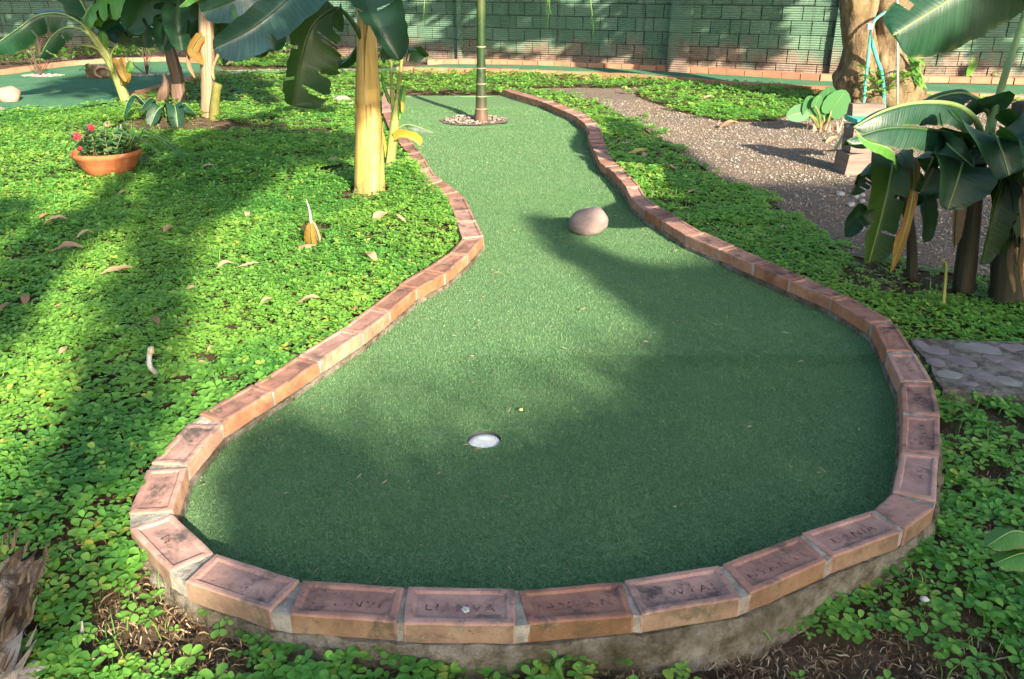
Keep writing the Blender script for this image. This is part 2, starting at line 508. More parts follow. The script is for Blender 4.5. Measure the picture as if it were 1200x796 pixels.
FRONT = [((259, 498), (220, 496.6), (219.5, 544), (177, 542.5)),
         ((218.5, 547), (171.7, 549.7), (201.5, 598.5), (151, 601.5)),
         ((201.5, 600.5), (151, 618), (251, 647), (199.5, 670)),
         ((253, 648.5), (218, 682), (351.5, 679.5), (316.8, 715.6)),
         ((354.5, 680), (337, 720), (474, 687), (464.7, 728.3)),
         ((477.5, 687), (472, 729), (603, 689), (604.7, 732.7)),
         ((606, 690.5), (619, 730.7), (728.5, 680.8), (742.7, 719.5)),
         ((731.5, 680.3), (752, 720), (843.5, 661.5), (867.5, 700)),
         ((846.5, 661), (880, 695.4), (936.2, 627), (969, 656.6)),
         ((940, 625), (976, 652), (1022.5, 597), (1055, 622)),
         ((1024.5, 595.5), (1060, 619), (1045.6, 578.6), (1095.5, 594)),
         ((1046, 575.5), (1096.6, 586.5), (1056.6, 529), (1101.4, 534)),
         ((1057, 527), (1101.5, 531.5), (1058, 485.5), (1102, 488.5)),
         ((1058, 482.5), (1102, 486), (1055.3, 448), (1093.5, 449)),
         ((1054.8, 445.5), (1092.5, 446.5), (1039.5, 413.5), (1073, 413.3)),
         ((1038.5, 410.5), (1071.3, 411), (1023.3, 380), (1050, 380))]
R1 = [((1021, 378.4), (1046, 375)), ((973.9, 350), (992, 346)), ((925, 329), (943.7, 325)), ((882.6, 310.5), (901, 306)),
      ((843, 292.5), (862, 288)), ((804.5, 276), (824, 272)), ((776.5, 258.5), (795.6, 255)), ((754.4, 245.8), (772, 242)),
      ((740, 231.8), (756, 229.5)), ((734, 219.5), (750, 218)), ((716.6, 200), (731.5, 198.5)), ((703.4, 191.3), (720, 190)),
      ((699, 181.6), (715.7, 181.5)), ((693, 169.5), (709.6, 169.5)), ((689, 160.5), (706, 159.7)), ((691, 155.5), (706, 155)),
      ((686, 145.3), (699.5, 144)), ((673, 135), (687, 133.5)), ((659, 129), (673, 127.5)), ((636.6, 119.5), (649, 118.7)),
      ((605.8, 110.7), (616, 109.5)), ((588.8, 105), (599, 104))]
SP2 = [1, 1, 1, 1, 1, 1, 1, 1, 1, 2, 2, 2, 2, 2, 1, 2, 2, 1, 2, 1, 1]
BR = [(*b[:4], b[4], False) for b in chain(L1, SP1)] + [(b[0], b[1], b[2], b[3], 0, True) for b in FRONT] + chain(R1, SP2)
bricks = []
for (i0, o0, i1, o1, n, frog) in BR:
    a, b, c, d = G(*i0, ZT), G(*o0, ZT), G(*i1, ZT), G(*o1, ZT)
    gap = 0.0 if n == 0 else 0.005
    n = max(n, 1)
    L = max(((c + d) / 2 - (a + b) / 2).length, 0.02) / n
    for k in range(n):
        t0, t1 = k / n, (k + 1) / n
        g = gap / L / n
        bricks.append((a.lerp(c, t0 + g), b.lerp(d, t0 + g), a.lerp(c, t1 - g), b.lerp(d, t1 - g), L))
inner_path, outer_path = [], []
for (i0, o0, i1, o1, n, frog) in BR:
    for q in (i0, i1): inner_path.append(G(*q, ZT))
    for q in (o0, o1): outer_path.append(G(*q, ZT))
RING_OUT = [(p.x, p.y) for p in outer_path]
RING_MID = [((a.x + b.x) / 2, (a.y + b.y) / 2) for a, b in zip(inner_path, outer_path)]
RING_IN = [(p.x, p.y) for p in inner_path]

# ------------------------------------------------------------------ regions seen in the photo
def gp(lst, z=0.0): return [tuple(G(x, y, z)[:2]) for x, y in lst]
GRAVEL = gp([(604, 107), (640, 104), (700, 104), (765, 104.5), (742, 110), (752, 117), (790, 130), (850, 145), (905, 143), (940, 133), (960, 127),
             (1000, 122), (1080, 121), (1260, 124), (1500, 160), (1500, 300), (1200, 322), (1080, 315), (985, 296), (955, 272), (900, 240),
             (830, 206), (790, 180), (755, 152), (722, 132), (690, 117), (650, 110)])
PATCH = [(745, 108), (800, 106), (870, 107), (935, 113), (950, 124), (935, 131), (900, 140), (850, 144), (790, 129), (752, 116)]
PATH_L = gp([(260, 83.5), (330, 81.5), (440, 81.5), (470, 83), (470, 85.5), (430, 84.5), (340, 85), (270, 87.5)])
FAIR = gp([(420, 84), (470, 79.5), (520, 76), (600, 76.5), (700, 80), (800, 86), (900, 92), (985, 98), (1100, 99.5), (1300, 104), (1300, 121), (1200, 115.5),
           (1100, 112.5), (985, 107), (900, 101), (860, 98), (800, 94.5), (700, 88.5), (600, 85), (520, 83.5), (470, 84.5)])
LGREEN = gp([(-250, 140), (0, 131), (75, 129), (130, 121), (200, 104), (262, 83), (250, 76), (190, 72.5), (130, 73), (80, 77), (0, 85.5), (-250, 108)])
PAD = gp([(1066, 394), (1140, 397), (1440, 404), (1450, 474), (1205, 462), (1150, 458), (1104, 452), (1090, 425)], 0.02)

def ground_h(x, y):
    x, y = np.asarray(x, float), np.asarray(y, float)
    h = 0.028 - 0.06 * sstep(-0.5, 0.8, x) * (1 - sstep(2.5, 6, y))
    h = h - 0.062 * (1 - sstep(1.25, 1.85, y + 0.12 * np.abs(x)))
    n = (vnoise(x, y, 1.6, 3) - 0.5) * 0.035 + (vnoise(x, y, 5, 4) - 0.5) * 0.02
    h = h + n * (1 - sstep(5, 8, y)) * (1 - 0.6 * inpoly_np(x.ravel(), y.ravel(), GRAVEL).reshape(x.shape))
    h = h * (1 - sstep(5.5, 8.0, y))
    b = G(432, 232)
    h = h + 0.05 * np.exp(-((x - b.x) ** 2 + (y - b.y) ** 2) / 0.06)
    b = G(488, 222)
    h = h + 0.045 * np.exp(-((x - b.x) ** 2 / 0.05 + (y - b.y) ** 2 / 0.35))
    b = G(215, 140)
    h = h + 0.08 * np.exp(-((x - b.x) ** 2 / 0.5 + (y - b.y) ** 2 / 0.25))
    return h
def gh(x, y): return float(ground_h(np.array([x]), np.array([y]))[0])

# ground sheet
xs = np.concatenate([[-150, -60, -30, -20, -14, -10, -8, -6.5, -5.5], np.arange(-5, 4.01, 0.065), [4.5, 5.2, 6, 7.5, 9, 11, 15, 22, 30, 60, 150]])
ys = np.concatenate([[-150, -60, -30, -15, -8, -4, -2, -1, -.3, 0.2], np.arange(0.5, 9.0, 0.065), [9.4, 9.9, 10.5, 11.2, 12, 13, 14.5, 16, 18, 22, 30, 60, 150]])
X, Y = np.meshgrid(xs, ys)
Z = ground_h(X, Y)
ins = inpoly_np(X.ravel(), Y.ravel(), RING_MID).reshape(X.shape)
Z = np.where(ins, -0.09, Z - 0.004)
nx, ny = len(xs), len(ys)
idx = np.arange(nx * ny).reshape(ny, nx)
fa = np.stack([idx[:-1, :-1], idx[:-1, 1:], idx[1:, 1:], idx[1:, :-1]], -1).reshape(-1, 4)
o = fast_mesh('ground', (np.stack([X, Y, Z], -1).reshape(-1, 3), fa), 4, np.zeros(nx * ny), SOIL, True)
tag(o, kind='structure')

# ------------------------------------------------------------------ sheets
from mathutils.geometry import delaunay_2d_cdt
def sheet(name, poly, mat, step, zfun, holes=(), kind='structure', smooth=True):
    pts, edges = [], []
    def addloop(lp):
        b = len(pts)
        q = []
        for i in range(len(lp)):                    # densify the outline
            a, c = V(lp[i]), V(lp[(i + 1) % len(lp)])
            k = max(1, int((c - a).length / (step * 1.5)))
            q += [a.lerp(c, j / k) for j in range(k)]
        pts.extend(q)
        edges.extend((b + i, b + (i + 1) % len(q)) for i in range(len(q)))
    addloop(poly)
    for h in holes: addloop(h)
    x0, x1 = min(p[0] for p in poly), max(p[0] for p in poly)
    y0, y1 = min(p[1] for p in poly), max(p[1] for p in poly)
    gx = np.arange(x0, x1, step); gy = np.arange(y0, y1, step)
    GX, GY = np.meshgrid(gx, gy)
    GX = GX.ravel() + RNG.uniform(-.2, .2, GX.size) * step; GY = GY.ravel() + RNG.uniform(-.2, .2, GY.size) * step
    ok = inpoly_np(GX, GY, poly)
    for h in holes: ok &= ~inpoly_np(GX, GY, h)
    pts.extend(V((a, b)) for a, b in zip(GX[ok], GY[ok]))
    vs, es, fs, *_ = delaunay_2d_cdt([V((p[0], p[1])) for p in pts], edges, [], 0, 1e-5)
    va = np.array([(v.x, v.y) for v in vs]); fa = np.array([f for f in fs if len(f) == 3])
    cen = va[fa].mean(1)
    keep = inpoly_np(cen[:, 0], cen[:, 1], poly)
    for h in holes: keep &= ~inpoly_np(cen[:, 0], cen[:, 1], h)
    fa = fa[keep]
    z = zfun(va[:, 0], va[:, 1])
    o = fast_mesh(name, (np.column_stack([va, z]), fa), 3, np.full(len(va), .5), mat, smooth)
    tag(o, kind=kind)
    return o
def circle(cx, cy, rx, ry, n, rough=0.0, seed=0):
    r = random.Random(seed)
    return [(cx + rx * math.cos(2 * math.pi * k / n) * (1 + r.uniform(-rough, rough)), cy + ry * math.sin(2 * math.pi * k / n) * (1 + r.uniform(-rough, rough))) for k in range(n)]

cup = G(567.5, 514.5)
pit = G(556, 139.5)
palm_base = G(564, 140)
CUP = circle(cup.x, cup.y, 0.05, 0.05, 28)
PIT = circle(pit.x, pit.y, 0.33, 0.30, 22, 0.06, 3)
GREEN_POLY = [(a[0] * .82 + b[0] * .18, a[1] * .82 + b[1] * .18) for a, b in zip(RING_IN, RING_OUT)]
def green_z(x, y):
    d = np.hypot(x - pit.x, y - pit.y)
    return 0.006 * (vnoise(x, y, 1.3, 8) - .5) - 0.02 * np.exp(-((d - 0.36) / 0.12) ** 2) + 0.0
sheet('putting_green', GREEN_POLY, TURF, 0.14, green_z, (CUP, PIT))

# turf fibres on the near part of the green
def fibres(n, y0, y1, size):
    px = RNG.uniform(-1.2, 1.6, n * 3); py = RNG.uniform(y0, y1, n * 3)
    ok = inpoly_np(px, py, RING_IN) & (np.hypot(px - cup.x, py - cup.y) > 0.051) & (np.hypot(px - pit.x, py - pit.y) > .34)
    px, py = px[ok][:n], py[ok][:n]
    n = len(px)
    z = green_z(px, py)
    a = RNG.uniform(0, 2 * np.pi, n); ln = RNG.uniform(.5, 1.2, n) * size; lean = RNG.uniform(.2, 1.2, n)
    la = RNG.uniform(0, 2 * np.pi, n)
    w = size * 0.22
    base = np.column_stack([px, py, z])
    dx = np.column_stack([np.cos(a) * w, np.sin(a) * w, np.zeros(n)])
    tip = base + np.column_stack([np.cos(la) * ln * np.sin(lean), np.sin(la) * ln * np.sin(lean), ln * np.cos(lean)])
    return np.stack([base - dx, base + dx, tip], 1).reshape(-1, 3), np.repeat(RNG.uniform(0, 1, n) ** 1.2, 3)
A, ra = fibres(230000, 1.25, 2.7, 0.0068)
B, rb = fibres(150000, 2.6, 5.2, 0.008)
C_, rc = fibres(70000, 5.0, 9.0, 0.011)
vs = np.concatenate([A, B, C_])
o = fast_mesh('turf_fibres', (vs, np.arange(len(vs)).reshape(-1, 3)), 3, np.concatenate([ra, rb, rc]), FIBRE)
tag(o, 'short curly green turf fibres covering the putting green', 'artificial turf', kind='stuff')

# pale bits lying on the turf
mb = MB()
for k in range(170):
    y = 1.3 + 5.5 * random.random() ** 1.6
    x = random.uniform(-1.1, 1.5)
    if not inpoly(x, y, RING_IN): continue
    if math.hypot(x - cup.x, y - cup.y) < .07: continue
    L = random.uniform(.004, .018); a = random.uniform(0, 6.28); w = random.uniform(.001, .0025)
    c, s = math.cos(a), math.sin(a)
    z = .011 + random.uniform(0, .003)
    mb.add([(x - c * L - s * w, y - s * L + c * w, z), (x - c * L + s * w, y - s * L - c * w, z), (x, y, z + .004), (x + c * L, y + s * L, z + .001)], [(0, 1, 2), (1, 3, 2), (0, 2, 3)], rnd=random.uniform(.4, .95))
tag(obj('turf_litter', mb, STRAW), 'tiny pale straw bits strewn over the green turf', 'litter', kind='stuff')
p = G(610.5, 484.5)
mb = MB(); 
def pebble(mb, c, r, sq=0.7, seed=0, n=8, m=5, rough=.25, rnd=.5):
    vs, fs = [], []
    for i in range(m + 1):
        th = math.pi * i / m
        for k in range(n):
            ph = 2 * math.pi * k / n
            d = V((math.sin(th) * math.cos(ph), math.sin(th) * math.sin(ph), math.cos(th)))
            rr = r * (1 + rough * mnoise.noise(d * 1.3 + V((seed * 3.1, seed, 0))))
            vs.append((c[0] + d.x * rr, c[1] + d.y * rr, c[2] + d.z * rr * sq))
    for i in range(m):
        for k in range(n):
            fs.append((i * n + k, (i + 1) * n + k, (i + 1) * n + (k + 1) % n, i * n + (k + 1) % n))
    mb.add(vs, fs, rnd=rnd)
pebble(mb, (p.x, p.y, .013), .006)
tag(obj('seed', mb, simple('yellow_seed', (0.75, 0.62, 0.22)).m, smooth=True, loc=(p.x, p.y, 0)), 'tiny yellow seed on the turf just beyond the golf hole', 'seed')

# ------------------------------------------------------------------ golf hole
hole = thing('golf_hole', (cup.x, cup.y, 0), 'round white golf hole sunk in the near part of the green', 'golf hole')
mb = MB()
n = 28
for (r, z0, z1) in ((0.0505, -0.002, -0.05),):
    vs = [(cup.x + r * math.cos(2 * math.pi * k / n), cup.y + r * math.sin(2 * math.pi * k / n), z) for z in (z0, z1) for k in range(n)]
    mb.add(vs, [(k, n + k, n + (k + 1) % n, (k + 1) % n) for k in range(n)])
obj('cup_wall', mb, simple('cup_dark', (0.06, 0.07, 0.06)).m, hole, True)
mb = MB()
vs = [(cup.x, cup.y - .002, -0.007)] + [(cup.x + q * math.cos(2 * math.pi * k / n), cup.y - .002 + q * math.sin(2 * math.pi * k / n), z) for q, z in ((.025, -.0072), (.045, -.0085), (.0492, -.014), (.0492, -.05)) for k in range(n)]
fs = [(0, 1 + k, 1 + (k + 1) % n) for k in range(n)]
for j in range(3):
    fs += [(1 + j * n + k, 1 + (j + 1) * n + k, 1 + (j + 1) * n + (k + 1) % n, 1 + j * n + (k + 1) % n) for k in range(n)]
mb.add(vs, fs)
obj('cup_plug', mb, simple('cup_white', (0.80, 0.79, 0.74), 0.7, 0.2, (0.62, 0.60, 0.54), 30, .1).m, hole, True)

# ------------------------------------------------------------------ rock on the green
p = G(690, 276)
mb = MB()
vs, fs = [], []
n, mm = 40, 22
for i in range(mm + 1):
    th = math.pi * i / mm
    for k in range(n):
        ph = 2 * math.pi * k / n
        d = V((math.sin(th) * math.cos(ph), math.sin(th) * math.sin(ph), math.cos(th)))
        r = 1 + 0.15 * mnoise.noise(d * 1.2 + V((4, 2, 7))) + .05 * abs(mnoise.noise(d * 2.4 + V((1, 3, 2)))) + .016 * mnoise.noise(d * 6)
        q = 2.5
        s = (abs(d.x) ** q + abs(d.y) ** q + abs(d.z) ** q) ** (-1 / q)
        vs.append((p.x + d.x * .097 * r * s, p.y + .05 + d.y * .08 * r * s, .062 + d.z * .070 * r * s + .009 * d.x))
for i in range(mm):
    for k in range(n):
        fs.append((i * n + k, (i + 1) * n + k, (i + 1) * n + (k + 1) % n, i * n + (k + 1) % n))
mb.add(vs, fs)
rk = Mat('rock', 0.8, 0.25)
c = rk.ramp(rk.noise(11, 5, 0.6), [(0.3, (0.17, 0.125, 0.12)), (0.55, (0.245, 0.185, 0.17)), (0.75, (0.32, 0.25, 0.225))])
c = rk.mix(rk.math('MULTIPLY', rk.step(rk.noise(150, 3, 0.7), .55, .7), .5), c, (0.17, 0.12, 0.12))
c = rk.mix(rk.math('MULTIPLY', rk.step(rk.noise(22, 6, 0.75), .54, .64), .55), c, (0.13, 0.095, 0.085))
rk.color(c); b1 = rk.bump(rk.noise(26, 5, .7), .5, .012); rk.bump(rk.noise(140, 5, .75), .6, .004, b1)
tag(obj('rock', mb, rk.m, None, True, (p.x, p.y, 0)), 'smooth pinkish grey round stone resting on the green turf', 'rock')

# ------------------------------------------------------------------ brick border
c0 = G(540, 740, 0)
ring = thing('brick_border', (c0.x, c0.y, -0.1), 'low curved border of worn red bricks enclosing the near putting green', 'brick border')
# mortar bed between and under the bricks
mb = MB()
vs, fs = [], []
m_ = len(inner_path)
def out_of(i, d):
    a, b = inner_path[i], outer_path[i]
    u = (b - a).normalized()
    return a - u * d[0], b + u * d[1]
for i in range(m_):
    a, b = out_of(i, (-0.004, -0.004))
    vs += [(a.x, a.y, -.03), (a.x, a.y, ZT - .010), (b.x, b.y, ZT - .010), (b.x, b.y, -.03)]
for i in range(m_ - 1):
    for k in range(3):
        fs.append((i * 4 + k, i * 4 + k + 1, (i + 1) * 4 + k + 1, (i + 1) * 4 + k))
fs += [(0, 1, 2, 3), tuple((m_ - 1) * 4 + k for k in (3, 2, 1, 0))]
mb.add(vs, fs)
for i in range(len(bricks) - 1):
    a, b, c, d = bricks[i][2], bricks[i][3], bricks[i + 1][0], bricks[i + 1][1]
    e = (b - a).normalized() * .002; w_ = ((c + d) / 2 - (a + b) / 2)
    ex = w_.normalized() * .004 if w_.length > 1e-5 else V((0, 0, 0))
    q = [a + e - ex, b - e - ex, d - e + ex, c + e + ex]
    n_ = 6
    vs, fs = [], []
    for j in range(n_ + 1):
        for k in range(2):
            p_ = (q[0].lerp(q[1], j / n_) if k == 0 else q[3].lerp(q[2], j / n_))
            dz = -.0035 - .003 * random.random() - (.003 if random.random() < .2 else 0)
            vs += [(p_.x, p_.y, ZT + dz), (p_.x, p_.y, .0)]
    for j in range(n_):
        o_ = j * 4
        fs += [(o_, o_ + 2, o_ + 6, o_ + 4)]
    fs += [(0, 1, 3, 2), (n_ * 4, n_ * 4 + 2, n_ * 4 + 3, n_ * 4 + 1)]
    mb.add(vs, fs)
obj('mortar', mb, MORTAR, ring)
# footing : irregular cast strip, densified
mb = MB()
vs, fs = [], []
rows = []
for i in range(m_ - 1):
    a0, b0 = inner_path[i], outer_path[i]; a1, b1 = inner_path[i + 1], outer_path[i + 1]
    k = max(1, int((b1 - b0).length / .014))
    for j in range(k):
        t = j / k
        rows.append((a0.lerp(a1, t), b0.lerp(b1, t)))
rows.append((inner_path[-1], outer_path[-1]))
for i, (a, b) in enumerate(rows):
    u = (b - a).normalized()
    q = V((b.x * 9, b.y * 9, 0))
    e1 = .005 + .009 * mnoise.noise(q) + .008 * mnoise.noise(q * 3.3)
    e2 = .012 + .012 * mnoise.noise(q * .7 + V((5, 0, 0))) + .009 * mnoise.noise(q * 4)
    top = .020 + .004 * mnoise.noise(q * 1.5) + .003 * mnoise.noise(q * 6)
    for (pt, z) in ((a - u * .006, -.06), (a - u * (.005 + e1 * .3), top), (a + u * .02, top), (b + u * e1, top), (b + u * (e2 + .002), top - .016 + .006 * mnoise.noise(q * 3)),
                    (b + u * (e2 + .006), -.05), (b + u * (e2 + .012), -.16)):
        vs.append((pt.x, pt.y, z))
for i in range(len(rows) - 1):
    for k in range(6):
        fs.append((i * 7 + k, i * 7 + k + 1, (i + 1) * 7 + k + 1, (i + 1) * 7 + k))
mb.add(vs, fs)
obj('footing', mb, CONCRETE, ring)

def brick_mesh(a, b, c, d, frog, seed):
    """a inner0, b outer0, c inner1, d outer1 (top corners) ; returns bmesh verts in world"""
    r = random.Random(seed)
    bm = bmesh.new()
    zj = r.uniform(-.0025, .0025)
    top = [V((p.x + r.uniform(-.002, .002), p.y + r.uniform(-.002, .002), ZT + zj + r.uniform(-.0015, .0015))) for p in (a, b, d, c)]
    cen = (top[0] + top[1] + top[2] + top[3]) / 4
    bot = [V((p.x, p.y, 0.021)) + (V((p.x, p.y, 0)) - V((cen.x, cen.y, 0))) * .012 for p in top]
    tv = [bm.verts.new(p) for p in top]
    bv = [bm.verts.new(p) for p in bot]
    cyc = [(0, 1), (1, 2), (2, 3), (3, 0)]
    side = []
    for i, j in cyc:
        f = bm.faces.new((tv[i], bv[i], bv[j], tv[j])); side.append(f)
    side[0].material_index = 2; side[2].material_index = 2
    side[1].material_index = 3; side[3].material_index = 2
    bm.faces.new(bv)
    if frog:
        w = (top[1] - top[0]).length; l = (top[3] - top[0]).length
        fw, fl = .13, .13 * w / max(l, .01) * 1.15
        def bil(u, v, dz):
            p = top[0].lerp(top[1], u).lerp(top[3].lerp(top[2], u), v); p.z += dz
            return bm.verts.new(p)
        i1 = [bil(u, v, 0) for u, v in ((fw, fl), (1 - fw, fl), (1 - fw, 1 - fl), (fw, 1 - fl))]
        e = .045
        i2 = [bil(u, v, -.0045) for u, v in ((fw + e, fl + e * .6), (1 - fw - e, fl + e * .6), (1 - fw - e, 1 - fl - e * .6), (fw + e, 1 - fl - e * .6))]
        for i, j in cyc:
            bm.faces.new((tv[i], tv[j], i1[j], i1[i]))
            f = bm.faces.new((i1[i], i1[j], i2[j], i2[i])); f.material_index = 1
        f = bm.faces.new(i2); f.material_index = 1
    else:
        bm.faces.new(tv)
    bmesh.ops.recalc_face_normals(bm, faces=bm.faces)
    es = [e for e in bm.edges if (e.verts[0] in tv or e.verts[1] in tv) and (e.verts[0] in tv + bv and e.verts[1] in tv + bv)]
    bmesh.ops.bevel(bm, geom=es, offset=r.uniform(.003, .007), segments=2, affect='EDGES', profile=.6)
    long = [e for e in bm.edges if e.calc_length() > .03]
    bmesh.ops.subdivide_edges(bm, edges=long, cuts=3, use_grid_fill=True)
    for v in bm.verts:
        q = v.co * 26 + V((seed * 1.7, 0, 0)); q2 = v.co * 75
        e_ = V((mnoise.noise(q), mnoise.noise(q + V((9, 0, 0))), mnoise.noise(q + V((0, 9, 0))))) * .0016
        v.co += e_ + V((mnoise.noise(q2), mnoise.noise(q2 + V((5, 0, 0))), mnoise.noise(q2 + V((0, 5, 0))))) * .0008
    bmesh.ops.triangulate(bm, faces=[f for f in bm.faces if len(f.verts) > 4])
    return bm
WORDS = {}
# worn stamped letters : brick index counted from the first bricks of the front group
front_i = next(i for i, b in enumerate(bricks) if abs(b[0].x - G(259, 498, ZT).x) < 1e-4 and abs(b[0].y - G(259, 498, ZT).y) < 1e-4)
TXT = {2: 'M..', 3: 'IVI', 4: 'ITVINVI', 5: 'LIANVA', 6: 'IANYAN', 7: 'IAWYAI', 8: 'UYANAR', 9: 'UANIA', 10: 'IAN', 11: 'TAYI', 12: 'YANSA', 13: 'IAYI', 14: 'VIM', 15: 'IAN'}
lets = []
ro = ring.location
for i, (a, b, c, d, L) in enumerate(bricks):
    bm = brick_mesh(a, b, c, d, L > .17, 100 + i)
    bmesh.ops.translate(bm, verts=bm.verts, vec=-V(ro))
    me = bpy.data.meshes.new('brick')
    bm.to_mesh(me); bm.free()
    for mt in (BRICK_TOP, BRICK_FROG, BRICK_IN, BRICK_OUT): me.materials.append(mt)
    o = bpy.data.objects.new('brick', me); COL.objects.link(o); o.parent = ring
    k = i - front_i
    if k in TXT:
        cu = bpy.data.curves.new('stamp', 'FONT'); cu.body = TXT[k]; cu.size = .034; cu.align_x = 'CENTER'; cu.align_y = 'CENTER'; cu.space_character = 1.25
        to = bpy.data.objects.new('stamp', cu); COL.objects.link(to)
        me2 = bpy.data.meshes.new_from_object(to, depsgraph=bpy.context.evaluated_depsgraph_get())
        bpy.data.objects.remove(to); bpy.data.curves.remove(cu)
        ctr = (a + b + c + d) / 4
        ax = ((c + d) - (a + b)).normalized()
        nn = V((0, 0, 1)); ay = nn.cross(ax)
        if ay.y < -.2: ax, ay = -ax, -ay
        if abs(ay.y) <= .5 and k >= 10: ay, ax = V(ay), V(ax)
        for v in me2.vertices:
            x, y = v.co.x * 1.05, v.co.y * .8 - .006
            q = ctr + ax * x + ay * y
            v.co = V((q.x, q.y, ZT - .0045 + .0012)) - V(ro)
        me2.materials.append(LETTER); me2.name = 'stamped_letters'
        lo = bpy.data.objects.new('stamped_letters', me2); COL.objects.link(lo); lo.parent = o
# dropping on a front brick
p = G(545.5, 713, ZT)
mb = MB()
pebble(mb, (p.x, p.y, ZT - .003), .009, .25, 3, 12, 4, .5)
tag(obj('bird_dropping', mb, simple('dropping', (0.75, 0.74, 0.70), .8, .2, (.25, .23, .18), 90, .2).m, None, True, (p.x, p.y, ZT)), 'small white bird dropping on the middle front brick', 'dropping')

# ------------------------------------------------------------------ other sheets
flat = lambda z: (lambda x, y: np.full(len(x), z))
GRAV = Mat('gravel_bed', .95, .15)
c = GRAV.ramp(GRAV.noise(42, 5, .75), [(.28, (.09, .07, .055)), (.48, (.21, .165, .13)), (.62, (.31, .25, .205)), (.8, (.42, .36, .30))])
GRAV.color(GRAV.mix(GRAV.math('MULTIPLY', GRAV.step(GRAV.noise(1.6, 4), .45, .6), .45), c, (.30, .20, .135)))
GRAV.bump(GRAV.noise(60, 6, .8), 1.0, .03)
sheet('gravel_path', GRAVEL, GRAV.m, .25, lambda x, y: ground_h(x, y) + .006, (gp(PATCH),))
sheet('side_path', PATH_L, simple('path_pale', (.34, .32, .30), .9, .1, (.24, .22, .2), 6).m, .4, flat(.01))
sheet('far_fairway', FAIR, TURF_FAR, .5, flat(.012))
sheet('left_green', LGREEN, TURF_FAR, .5, flat(.012))
sheet('palm_bed', PIT, GRAV.m, .1, flat(-.01))

# pebbles on gravel
octv = np.array([(1, 0, 0), (-1, 0, 0), (0, 1, 0), (0, -1, 0), (0, 0, 1), (0, 0, -.6), (.62, .62, .3), (-.62, .62, .3), (.62, -.62, .3), (-.62, -.62, .3)], float)
octf = np.array([(4, 0, 6), (4, 6, 2), (4, 2, 7), (4, 7, 1), (4, 1, 9), (4, 9, 3), (4, 3, 8), (4, 8, 0), (0, 5, 6), (6, 5, 2), (2, 5, 7), (7, 5, 1), (1, 5, 9), (9, 5, 3), (3, 5, 8), (8, 5, 0)])
PEB = Mat('pebbles', .85, .2)
PEB.color(PEB.ramp(PEB.attr(), [(0, (.16, .138, .118)), (.45, (.235, .20, .172)), (.8, (.30, .26, .225)), (.97, (.38, .34, .30)), (1, (.55, .52, .48))]))
gpol = GRAVEL
n = 85000
x = RNG.uniform(0, 5.5, n); y = RNG.uniform(3.4, 9.5, n)
ok = inpoly_np(x, y, gpol) & ~inpoly_np(x, y, gp(PATCH))
dens = np.clip(1.15 - y / 13, .2, 1)
ok &= RNG.uniform(0, 1, n) < dens
x, y = x[ok], y[ok]; n = len(x)
sz = RNG.uniform(.0028, .008, n) * (1 + (RNG.uniform(0, 1, n) > .97) * 1.2)
sc3 = np.stack([sz * RNG.uniform(.7, 1.4, n), sz * RNG.uniform(.7, 1.3, n), sz * RNG.uniform(.4, .8, n)], -1)
a = RNG.uniform(0, 6.28, n)
v = octv[None] * sc3[:, None] * RNG.uniform(.75, 1.2, (n, 10, 1))
vx = v[..., 0] * np.cos(a)[:, None] - v[..., 1] * np.sin(a)[:, None]; vy = v[..., 0] * np.sin(a)[:, None] + v[..., 1] * np.cos(a)[:, None]
zz = ground_h(x, y) + .008
vv = np.stack([vx + x[:, None], vy + y[:, None], v[..., 2] + zz[:, None]], -1).reshape(-1, 3)
ff = (octf[None] + (np.arange(n) * 10)[:, None, None]).reshape(-1, 3)
o = fast_mesh('gravel', (vv, ff), 3, np.repeat(RNG.uniform(0, 1, n), 10), PEB.m)
tag(o, 'loose grey and tan gravel spread over the path', 'gravel', kind='stuff')
# dry leaf litter on the gravel
mb = MB()
for k in range(900):
    x, y = random.uniform(.2, 4.8), random.uniform(3.6, 9)
    if not inpoly(x, y, GRAVEL) or inpoly(x, y, gp(PATCH)): continue
    if vnoise(np.array([x]), np.array([y]), 1.4, 55)[0] < .42: continue
    L = random.uniform(.008, .035); a = random.uniform(0, 6.28); w = L * random.uniform(.2, .45); c, s = math.cos(a), math.sin(a); z = gh(x, y) + .014
    mb.add([(x - c * L, y - s * L, z), (x - s * w, y + c * w, z + .006), (x + c * L, y + s * L, z + random.uniform(0, .012)), (x + s * w, y - c * w, z + .004)], [(0, 3, 1), (1, 3, 2)], rnd=random.uniform(0, .75))
tag(obj('leaf_litter', mb, DEAD), 'small dry brown leaf litter scattered over the gravel path', 'leaf litter', kind='stuff')
# stones in the palm bed
mb = MB()
for k in range(150):
    r = .31 * math.sqrt(random.random()); t = random.uniform(0, 6.28)
    pebble(mb, (pit.x + r * math.cos(t), pit.y + r * .9 * math.sin(t), .0), random.uniform(.008, .02), .5, k, 6, 4, .4, random.uniform(.1, .8))
tag(obj('palm_bed_stones', mb, PEB.m), 'pale stones filling the round bed at the palm foot', 'stones', kind='stuff')

# ------------------------------------------------------------------ stone pad
pad = thing('stone_slab', (*PAD[0], 0), 'grey mortared slab with flat purple grey stones beside the right border', 'paving')
mb = MB()
def slab(mb, poly, z0, z1, mi=0):
    n = len(poly)
    vs = [(p[0], p[1], z0) for p in poly] + [(p[0], p[1], z1) for p in poly]
    fs = [tuple(range(n, 2 * n))] + [(i, (i + 1) % n, n + (i + 1) % n, n + i) for i in range(n)]
    mb.add(vs, fs, mi=mi)
ccw = PAD if sum((PAD[i][0] * PAD[(i + 1) % len(PAD)][1] - PAD[(i + 1) % len(PAD)][0] * PAD[i][1]) for i in range(len(PAD))) > 0 else PAD[::-1]
